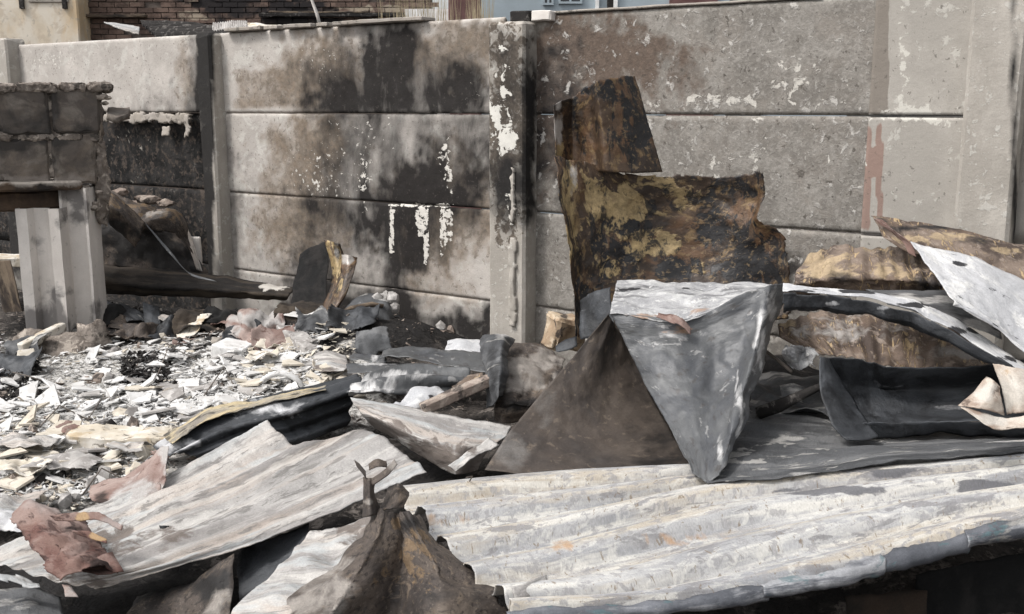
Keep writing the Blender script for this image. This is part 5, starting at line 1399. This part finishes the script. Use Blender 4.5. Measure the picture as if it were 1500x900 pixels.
# right hand pile
FR = empty("folded_frame_strip", at_y(1300, 470, 3.15), "black folded frame strip with a white ash rim across the right pile", "metal strip", GRP)
S("ash_rim", None, None, 'y', [
 [(1146, 417, 3.32), (1200, 420, 3.30), (1268, 427, 3.28), (1340, 440, 3.24), (1400, 468, 3.16), (1510, 538, 3.0)],
 [(1146, 428, 3.22), (1200, 430, 3.20), (1268, 437, 3.17), (1340, 456, 3.12), (1396, 484, 3.05), (1510, 553, 2.9)]], M['ash_white'], res=.006, crump=.008, lin=.85, edge=(.012, .006, .004, .004), parent=FR,
 stains=[('r', 1180, 426, 30, 3, .7), ('r', 1260, 428, 30, 4, .8), ('r', 1330, 446, 40, 5, .8), ('r', 1420, 484, 30, 6, .6), ('r', 1480, 525, 30, 6, .7)])
S("black_face", None, None, 'y', [
 [(1147, 429, 3.21), (1200, 431, 3.19), (1268, 438, 3.16), (1340, 457, 3.11), (1396, 485, 3.04), (1510, 554, 2.89)],
 [(1145, 452, 3.22), (1200, 452, 3.20), (1268, 458, 3.17), (1335, 474, 3.12), (1392, 498, 3.05), (1510, 564, 2.90)],
 [(1144, 464, 3.28), (1200, 460, 3.26), (1268, 464, 3.22), (1330, 482, 3.16), (1390, 504, 3.08), (1510, 568, 2.94)]], M['char'], res=.006, crump=.010, lin=.9, fold=.012, edge=(.003, .035, .004, .004), bite=.012, parent=FR,
 stains=[('b', 1220, 446, 12, 4, .6), ('b', 1290, 452, 10, 4, .6)])
S("grey_plate", "flat grey plate behind the black and white frame strip", "metal sheet", 'y', [
 [(1265, 424, 3.55), (1330, 424, 3.55), (1410, 428, 3.5), (1450, 440, 3.45)], [(1300, 446, 3.3), (1345, 458, 3.25), (1420, 478, 3.2), (1470, 500, 3.15)]], M['grey_layers'], crump=.012, stains=[('b', 1380, 440, 60, 10, .5), ('b', 1440, 480, 40, 20, .8), ('b', 1320, 436, 30, 8, .6)], group=GRP)
S("white_ash_sheet", "white ash coated sheet sloping down at the right edge", "metal sheet", 'y', [
 [(1333, 352, 3.5), (1360, 360, 3.5), (1400, 370, 3.48), (1450, 388, 3.45), (1540, 425, 3.4)],
 [(1362, 396, 3.28), (1400, 405, 3.28), (1440, 418, 3.26), (1480, 436, 3.24), (1550, 468, 3.2)],
 [(1392, 438, 3.06), (1420, 452, 3.05), (1460, 474, 3.03), (1500, 500, 3.0), (1560, 540, 2.95)],
 [(1398, 446, 3.04), (1425, 462, 3.02), (1464, 486, 3.0), (1500, 516, 2.96), (1560, 560, 2.9)]], M['ash_white'], res=.008, crump=.01, cs=4, edge=(.012, .01, .006, .006),
 stains=[('r', 1405, 385, 20, 8, .5), ('r', 1440, 478, 60, 4, .3), ('r', 1480, 420, 14, 8, .3)], group=GRP)
S("brown_rail_sheet", "brown blistered rail sheet slanting behind the white one at right", "metal sheet", 'y', [
 [(1274, 314, 3.85), (1340, 324, 3.85), (1420, 340, 3.8), (1530, 366, 3.75)],
 [(1280, 322, 3.75), (1345, 334, 3.75), (1424, 352, 3.7), (1535, 380, 3.65)],
 [(1295, 345, 3.7), (1350, 352, 3.7), (1430, 372, 3.65), (1535, 402, 3.6)],
 [(1335, 372, 3.65), (1365, 372, 3.65), (1440, 398, 3.6), (1535, 432, 3.55)]], M['drip_brown'], res=.008, crump=.008, fold=.012, lin=.85, crease=.010, edge=.012,
 stains=[('r', 1380, 334, 90, 6, .7), ('r', 1420, 352, 30, 6, .6), ('g', 1370, 350, 50, 8, .7), ('g', 1460, 370, 50, 8, .6), ('r', 1290, 322, 12, 6, .5)], group=GRP)
S("curled_end", "small grey brown curl at the top end of the blistered rail", "metal strip", 'y', [
 [(1276, 318, 3.65), (1290, 330, 3.6), (1318, 350, 3.55), (1330, 372, 3.5)], [(1292, 322, 3.6), (1312, 338, 3.55), (1335, 358, 3.5), (1345, 380, 3.48)]], M['rust_pink'], res=.006, crump=.012, stains=[('r', 1310, 345, 16, 12, .3)], group=GRP)
S("scaly_rolled_sheet", "rusty rolled sheet with scaly drip marks below the blistered rail", "metal sheet", 'y', [
 [(1186, 376, 3.95), (1230, 362, 3.95), (1290, 366, 3.9), (1335, 358, 3.85), (1380, 378, 3.8)],
 [(1166, 398, 3.8), (1225, 378, 3.78), (1290, 384, 3.74), (1340, 384, 3.7), (1392, 400, 3.68)],
 [(1160, 418, 3.74), (1225, 408, 3.7), (1295, 410, 3.66), (1350, 412, 3.64), (1398, 424, 3.62)],
 [(1168, 436, 3.8), (1230, 432, 3.75), (1300, 436, 3.7), (1350, 438, 3.68), (1398, 442, 3.66)]], M['drip_brown'], res=.008, corr=('t', .05, .0045, 0, 1, .25), crump=.012, lin=.85, crease=.010, edge=.01,
 stains=[('g', 1200, 385, 40, 20, .9), ('g', 1290, 395, 60, 30, .45), ('r', 1240, 408, 34, 14, .5), ('r', 1370, 415, 40, 20, .8)], group=GRP)
S("brown_flat_sheet", "flat brown sheet with pale drip marks under the frame strip", "metal sheet", 'y', [
 [(1140, 478, 3.72), (1195, 456, 3.72), (1280, 456, 3.66), (1370, 474, 3.6), (1480, 520, 3.5)],
 [(1142, 496, 3.62), (1205, 486, 3.56), (1280, 490, 3.52), (1370, 505, 3.46), (1480, 536, 3.38)],
 [(1190, 520, 3.5), (1225, 520, 3.44), (1285, 538, 3.38), (1370, 545, 3.34), (1480, 550, 3.28)]], M['drip_brown'], res=.008, corr=('t', .05, .0045, 0, 1, .25), crump=.012, lin=.85, crease=.010, edge=.008,
 stains=[('g', 1160, 475, 20, 20, .7), ('b', 1250, 485, 80, 26, .45), ('b', 1390, 520, 70, 16, .7), ('r', 1190, 490, 24, 16, .35)], group=GRP)
T_ = empty("black_trough", at_y(1330, 640, 3.05), "black charred trough lying on its side in the right pile", "trough")
S("trough_shell", None, None, 'y', [
 [(1198, 521, 3.2), (1260, 526, 3.22), (1300, 534, 3.2), (1380, 537, 3.16), (1580, 520, 3.06)],
 [(1206, 558, 3.26), (1260, 565, 3.3), (1300, 570, 3.3), (1380, 570, 3.26), (1580, 556, 3.12)],
 [(1220, 600, 3.2), (1270, 605, 3.22), (1310, 607, 3.2), (1380, 609, 3.16), (1580, 606, 3.02)],
 [(1240, 622, 3.08), (1280, 622, 3.08), (1320, 620, 3.06), (1390, 618, 3.02), (1580, 618, 2.9)]], M['char'], res=.009, crump=.01, edge=(.012, .004, .01, .004), parent=T_, stains=[('b', 1420, 595, 60, 6, .3)])
S("end_plate", None, None, 'y', [
 [(1199, 522, 3.18), (1205, 523, 3.19), (1212, 524, 3.2)], [(1202, 575, 3.1), (1225, 575, 3.12), (1248, 578, 3.2)], [(1215, 622, 3.02), (1245, 622, 3.04), (1270, 615, 3.1)], [(1240, 646, 2.98), (1262, 646, 2.99), (1290, 640, 3.02)]], M['char'], res=.009, crump=.01, edge=.006, parent=T_)
S("under_skin", None, None, 'y', [
 [(1240, 622, 3.06), (1300, 618, 3.06), (1390, 618, 3.02), (1580, 618, 2.9)], [(1242, 646, 3.1), (1300, 645, 3.1), (1390, 636, 3.08), (1580, 650, 2.95)]], M['char'], crump=.012, parent=T_)
N_ = empty("folded_tan_sheet", at_y(1470, 630, 2.8), "crumpled tan folded sheet at the right edge by the black trough", "metal sheet", GRP)
S("main_fold", None, None, 'y', [
 [(1452, 530, 2.86), (1480, 536, 2.82), (1530, 546, 2.82)], [(1466, 565, 2.82), (1490, 570, 2.77), (1535, 575, 2.77)], [(1474, 610, 2.79), (1495, 608, 2.75), (1540, 602, 2.76)]], M['tan_fold'], res=.005, crump=.008, edge=.008, parent=N_, stains=[('b', 1485, 565, 40, 40, .75), ('g', 1470, 545, 16, 10, .4)])
S("side_fold", None, None, 'y', [
 [(1446, 551, 2.84), (1456, 556, 2.8), (1466, 566, 2.8)], [(1424, 573, 2.78), (1448, 580, 2.74), (1470, 585, 2.76)], [(1402, 592, 2.74), (1435, 598, 2.7), (1474, 610, 2.74)]], M['tan_fold'], res=.005, crump=.01, crease=.012, edge=.006, parent=N_, stains=[('b', 1440, 575, 20, 16, .7)])
S("lower_fold", None, None, 'y', [
 [(1404, 595, 2.72), (1440, 603, 2.72), (1474, 612, 2.72), (1530, 604, 2.72)], [(1440, 618, 2.66), (1458, 630, 2.64), (1474, 630, 2.66), (1530, 620, 2.68)]], M['tan_fold'], res=.005, crump=.01, edge=.006, parent=N_, stains=[('b', 1450, 615, 50, 14, .9)])
S("wide_grey_sheet", "wide dark grey ashen sheet with a torn front edge below the trough", "metal sheet", 'y', [
 [(1100, 588, 3.5), (1180, 600, 3.45), (1280, 620, 3.35), (1540, 620, 3.3)],
 [(1068, 640, 3.10), (1160, 642, 3.10), (1270, 648, 3.06), (1540, 640, 3.02)],
 [(1044, 684, 2.82), (1150, 680, 2.82), (1280, 664, 2.85), (1540, 650, 2.88)],
 [(1034, 708, 2.70), (1150, 700, 2.71), (1290, 678, 2.75), (1540, 660, 2.80)]], M['grey_layers'], res=.009, crump=.010, cs=4, edge=(.01, .022, .004, .01),
 stains=[('b', 1200, 694, 180, 5, .6), ('r', 1350, 630, 160, 14, .6)], group=GRP)
S("upper_grey_layer", "grey layered sheet edge between the tent sheet and the trough", "metal sheet", 'y', [
 [(1105, 545, 3.9), (1150, 545, 3.85), (1205, 550, 3.8)], [(1095, 580, 3.6), (1150, 582, 3.55), (1215, 590, 3.5)], [(1080, 615, 3.4), (1150, 612, 3.35), (1225, 622, 3.3)]], M['grey_layers'], crump=.035, crease=.03, edge=.02, stains=[('b', 1150, 552, 50, 8, .6)], group=GRP)
S("clear_plastic_scrap", "crumpled pale blue white plastic scrap left of the brown flat sheet", "plastic scrap", 'y', [
 [(1150, 502, 3.50), (1164, 498, 3.44), (1180, 508, 3.50), (1196, 510, 3.44)], [(1140, 516, 3.44), (1160, 518, 3.36), (1176, 522, 3.46), (1200, 518, 3.38)],
 [(1150, 528, 3.46), (1166, 532, 3.38), (1184, 530, 3.44), (1196, 530, 3.40)], [(1158, 540, 3.40), (1172, 545, 3.36), (1186, 540, 3.40), (1192, 536, 3.42)]], M['ash_grey'], res=.006, crump=.008, crease=.012, cs=14, lin=1, fold=.02, edge=.025, bite=.014, smooth=False)
me, o0 = tube_mesh([at_y(1118, 512, 3.6), at_y(1140, 528, 3.5), at_y(1160, 545, 3.4)], .006)
tag(link("thin_stick", me, M['wire'], None, o0), "thin pale stick beside the crumpled plastic scrap", "stick")
me, o0 = tube_mesh([at_y(1110, 605, 3.3), at_y(1140, 595, 3.28), at_y(1170, 582, 3.24), at_y(1205, 566, 3.2)], [.022, .02, .016, .014], noise=.012, seg=10)
tag(link("charred_branch", me, M['charred_bits'], None, o0), "black charred stick pointing to the trough end", "stick")
S("grey_shelf_scrap", "small grey shelf scrap lying under the charred stick", "metal sheet", 'y', [[(1140, 565, 3.5), (1160, 560, 3.48), (1180, 568, 3.46)], [(1142, 585, 3.4), (1165, 588, 3.38), (1185, 580, 3.38)]], M['grey_layers'], crump=.01, stains=[('b', 1160, 570, 20, 10, .5)], group=GRP)

# ring of pale rim and wires in the shard field
pts = []
c0 = at_z(410, 570, .11)
for i in range(17):
    a = math.pi * (1.05 - 1.1 * i / 16)
    pts.append((c0[0] + .105 * math.cos(a), c0[1] + .02, c0[2] - .03 + .10 * math.sin(a)))
me, o0 = tube_mesh(pts, .014, seg=8, noise=.003)
tag(link("broken_ring", me, M['shard_white'], None, o0), "white broken ring standing up in the cream shards", "ring")
for k, (a, b) in enumerate((((402, 588), (438, 566)), ((412, 560), (424, 580)), ((430, 556), (418, 588)))):
    me, o0 = tube_mesh([at_z(a[0], a[1], .05), at_z(b[0], b[1], .08)], .008)
    tag(link("pale_stick", me, M['shard_white'], None, o0), "short white stick lying inside the white broken ring", "stick", "sticks inside the ring")
me, o0 = tube_mesh([at_z(688, 705, .36), at_z(692, 698, .39), at_z(683, 700, .4)], .002, seg=5)
tag(link("bent_wire", me, M['wire'], None, o0), "tiny bent wire sticking up from the big pale sheet", "wire")

# ------------------------------------------------------------------ shards, scraps and small debris
protos = {}
for m_ in ('shard_white', 'shard_cream', 'shard_grey'):
    for i in range(7):
        r = random.Random(i * 31 + len(m_))
        me = shard_mesh(r.uniform(.028, .07), r.uniform(.03, .085), r.uniform(.005, .010), i * 13 + len(m_), n=r.choice([4, 5, 5, 6, 7]), bend=r.choice([0, 0, .15, -.1]))
        me.materials.append(M[m_])
        me['sides'] = len(me.vertices) // 2
        protos.setdefault(m_, []).append(me)
rr = random.Random(21)
REG = [((190, 470), (535, 640), 150, (.72, .12, .16)), ((350, 520), (530, 600), 46, (.2, .65, .15)), ((10, 150), (560, 660), 44, (.65, .2, .15)), ((0, 200), (640, 720), 40, (.45, .3, .25))]
cnt = 0
LBL = {'shard_white': "white flat broken shard lying in the ash field", 'shard_cream': "cream flat broken shard lying in the ash field", 'shard_grey': "grey flat broken shard lying in the ash field"}
PLACE = ['in the middle of the ash field', 'beside the white broken ring', 'along the near edge of the ash field', 'near the torn rust red sheet at lower left']
for ri, ((ua, ub), (va, vb), n, wts) in enumerate(REG):
    for i in range(n):
        u, v = rr.uniform(ua if va > 560 or ua > 200 else ua - 60, ub), rr.uniform(va, vb)
        q = at_z(u, v, .02)
        z = float(gz(q[0], q[1]))
        k = rr.choices(('shard_white', 'shard_cream', 'shard_grey'), wts)[0]
        o = bpy.data.objects.new("tile_shard", rr.choice(protos[k]))
        o.location = (q[0], q[1], z + rr.uniform(.004, .03))
        o.rotation_euler = (rr.gauss(0, .17) + .08, rr.gauss(0, .17), rr.uniform(0, 6.28))
        s_ = rr.uniform(.75, 1.6); o.scale = (s_, s_, 1)
        COL.objects.link(o)
        pl_ = PLACE[ri]
        if ri == 0:
            pl_ = ('below the pale posts' if u < 255 else 'below the crumpled pink heap' if u < 380 else 'beside the pale lilac sheet') if v < 555 else ('near the black cinder patch' if u < 290 else 'in the middle of the ash field' if u < 390 else 'behind the black ribbed sheet')
        elif ri == 2:
            pl_ = 'left of the cream slab' if u < 270 else 'along the ochre strip'
        ds = max(o.dimensions.x, o.dimensions.y) if o.dimensions.x > 0 else .1
        ds = (max(abs(v_.co.x) + abs(v_.co.y) for v_ in o.data.vertices)) * s_
        o_lb = ('small ' if ds < .055 else 'broad ' if ds > .10 else '') + {'shard_white': 'white', 'shard_cream': 'cream', 'shard_grey': 'grey'}[k] + ' ' + {3: 'three', 4: 'four', 5: 'five', 6: 'six', 7: 'seven'}.get(o.data['sides'], 'many') + ' sided flat shard lying ' + pl_
        tag(o, o_lb, "shard", LBL[k].split()[0] + " shards in the ash field")
        cnt += 1
BIG = [((150, 545), .15, .34, 'shard_white'), ((48, 595), .11, .3, 'shard_white'), ((76, 605), .12, .5, 'shard_white'), ((215, 580), .1, .2, 'shard_white'), ((275, 585), .12, .15, 'shard_white'), ((205, 605), .1, .3, 'shard_white'), ((230, 560), .09, .25, 'shard_white'), ((255, 600), .1, .3, 'shard_grey'), ((30, 640), .14, .2, 'shard_cream'), ((15, 690), .12, .2, 'shard_cream')]
BL = ["large white triangular shard standing below the pale posts", "large white shard left of the cream slab", "tall white shard with a curled side above the cream slab", "white folded shard in the middle of the ash field", "broad white shard at the right of the ash field", "long white shard leaning by the black ash patch", "white shard just above the black ash patch", "grey broad shard in front of the white ones", "wide cream shard at the left edge", "cream chunk at the far left of the ash field"]
for i, (((u, v), r, tilt, k), lb) in enumerate(zip(BIG, BL)):
    me = shard_mesh(r * .6, r * .75, .01, i * 7 + 3, n=5, bend=.1); me.materials.append(M[k])
    q = at_z(u, v, .03)
    o = bpy.data.objects.new("large_shard", me); COL.objects.link(o)
    o.location = (q[0], q[1], float(gz(q[0], q[1])) + .03); o.rotation_euler = (tilt + .25, rr.uniform(-.2, .2), rr.uniform(-.5, .5))
    tag(o, lb, "shard", "large shards")

def debris(name, label, regions, n, size, mat, kind_cat, seed, up=.5, zoff=0.0):
    """many tiny flat flakes joined into one heap"""
    r = np.random.default_rng(seed)
    V, F = [], []
    for i in range(n):
        (ua, ub), (va, vb) = regions[r.integers(len(regions))]
        q = at_z(r.uniform(ua, ub), r.uniform(va, vb), .02)
        z = float(gz(q[0], q[1])) + zoff
        s_ = size * r.lognormal(0, .45)
        k = int(r.integers(3, 6))
        ang = np.sort(r.uniform(0, 2 * np.pi, k)); rad = r.uniform(.6, 1.2, k) * s_
        pts = np.stack([np.cos(ang) * rad, np.sin(ang) * rad * r.uniform(.4, 1), np.zeros(k)], -1)
        e = Matrix.Rotation(r.uniform(0, 6.28), 3, 'Z') @ Matrix.Rotation(r.normal(0, up), 3, 'X') @ Matrix.Rotation(r.normal(0, up), 3, 'Y')
        pts = pts @ np.array(e).T + np.array([q[0], q[1], z + r.uniform(.0, .02)])
        nb = len(V)
        t = np.array(e)[:, 2] * s_ * .12
        V += pts.tolist() + (pts + t).tolist()
        F.append(tuple(range(nb + k, nb + 2 * k)))
        F += [(nb + j, nb + (j + 1) % k, nb + k + (j + 1) % k, nb + k + j) for j in range(k)]
    me = bpy.data.meshes.new(name); me.from_pydata(V, [], F)
    o = link(name, me, mat, None, (0, 0, 0))
    return tag(o, label, kind_cat, kind='stuff')
debris("white_ash_flakes", "fine white flakes and ash scattered between the shards", [((-200, 480), (525, 660)), ((-160, 250), (600, 730)), ((180, 470), (540, 620))], 9000, .017, M['shard_white'], "ash", 1, up=.25)
debris("cream_flakes", "fine cream flakes scattered right of the white shards", [((-40, 480), (530, 640)), ((360, 520), (535, 600)), ((-40, 250), (640, 740))], 1500, .016, M['shard_cream'], "ash", 2, up=.3)
debris("grey_grit", "grey and brown grit over the burnt ground", [((-60, 720), (490, 640)), ((-60, 300), (620, 760)), ((260, 560), (505, 530))], 2200, .011, M['rubble'], "grit", 3)
debris("black_cinders", "black cinders along the wall foot and in the ash", [((150, 720), (465, 505)), ((560, 720), (470, 505)), ((180, 250), (545, 580)), ((180, 250), (545, 580)), ((-20, 60), (540, 600))], 6000, .014, M['charred_bits'], "cinders", 4, up=.7)
# countable rubble chips
rocks = []
for i in range(6):
    me = lump_mesh(.03, .5, 1.9, 1, (1.2, 1, .7), i * 5.1); me.materials.append(M[('rubble', 'plaster', 'shard_cream', 'rubble', 'charred_bits', 'shard_grey')[i]])
    rocks.append((me, ('brown', 'pale', 'cream', 'brown', 'black', 'grey')[i]))
for i in range(110):
    me, cn = rr.choice(rocks)
    u, v = rr.choice([(rr.uniform(150, 600), rr.uniform(480, 540)), (rr.uniform(0, 500), rr.uniform(520, 650)), (rr.uniform(0, 220), rr.uniform(640, 740)), (rr.uniform(480, 700), rr.uniform(478, 520))])
    q = at_z(u, v, .03)
    o = bpy.data.objects.new("rubble_chip", me); COL.objects.link(o)
    o.location = (q[0], q[1], float(gz(q[0], q[1])) + .01); o.rotation_euler = (rr.uniform(0, 6), rr.uniform(0, 6), rr.uniform(0, 6))
    s_ = rr.uniform(.5, 1.5); o.scale = (s_, s_, s_)
    tag(o, ('small ' if s_ < .8 else 'large ' if s_ > 1.2 else '') + cn + " rubble chip lying " + ('near the pale posts' if u < 200 and v < 600 else 'along the wall foot' if v < 515 else 'beside the rust red sheet' if v > 660 else 'in front of the cream slab' if v > 610 else 'among the left shards' if u < 260 else 'among the right shards'), "rubble", cn + " rubble chips on the ground")
# torn scraps of sheet lying about the left field
SCR = [(40, 668, .16, 'zinc_grey', "pale grey crumpled scrap left of the cream slab"), (95, 690, .16, 'shard_grey', "lilac grey rounded scrap below the cream slab"), (30, 700, .14, 'pale_cream', "cream torn scrap near the left edge"),
       (190, 668, .1, 'zinc_grey', "small grey rag below the cream slab end"), (255, 675, .1, 'rust_pink', "pink grey rag under the ochre strip"), (110, 645, .12, 'rust_pink', "brown curled scrap behind the cream slab left end"),
       (330, 512, .09, 'rust_pink', "pinkish scrap behind the grey flat slab"), (500, 512, .08, 'pale_cream', "cream scrap beside the blue grey sheet"), (555, 505, .1, 'pale_cream', "cream torn scrap on the black ash by the wall"), (300, 505, .09, 'pale_cream', "tan scrap under the dark beam end"),
       (180, 520, .09, 'rust_brown', "brown scrap on the ground right of the posts"), (400, 545, .1, 'shard_cream', "cream curled scrap behind the white ring"), (385, 562, .1, 'pale_cream', "cream box scrap left of the white ring"),
       (20, 740, .14, 'zinc_grey', "pale scrap under the rust red sheet"), (5, 770, .14, 'ash_white', "white glossy scrap at the left edge below the shards")]
for i, (u, v, r, m_, lb) in enumerate(SCR):
    q = at_z(u, v, .04); z = float(gz(q[0], q[1]))
    rows = []
    for a in range(3):
        rows.append([np.array([q[0] + (b - 1.5) * r * .55 + rr.uniform(-.02, .02), q[1] + (1 - a) * r * .6 + rr.uniform(-.02, .02), z + .025 + rr.uniform(0, .045)]) for b in range(4)])
    S("torn_scrap", lb, "scrap", 'y', rows, M[m_], res=.007, crump=.02, crease=.02, cs=9, edge=.02, bite=.012, group="torn scraps in the ash field")
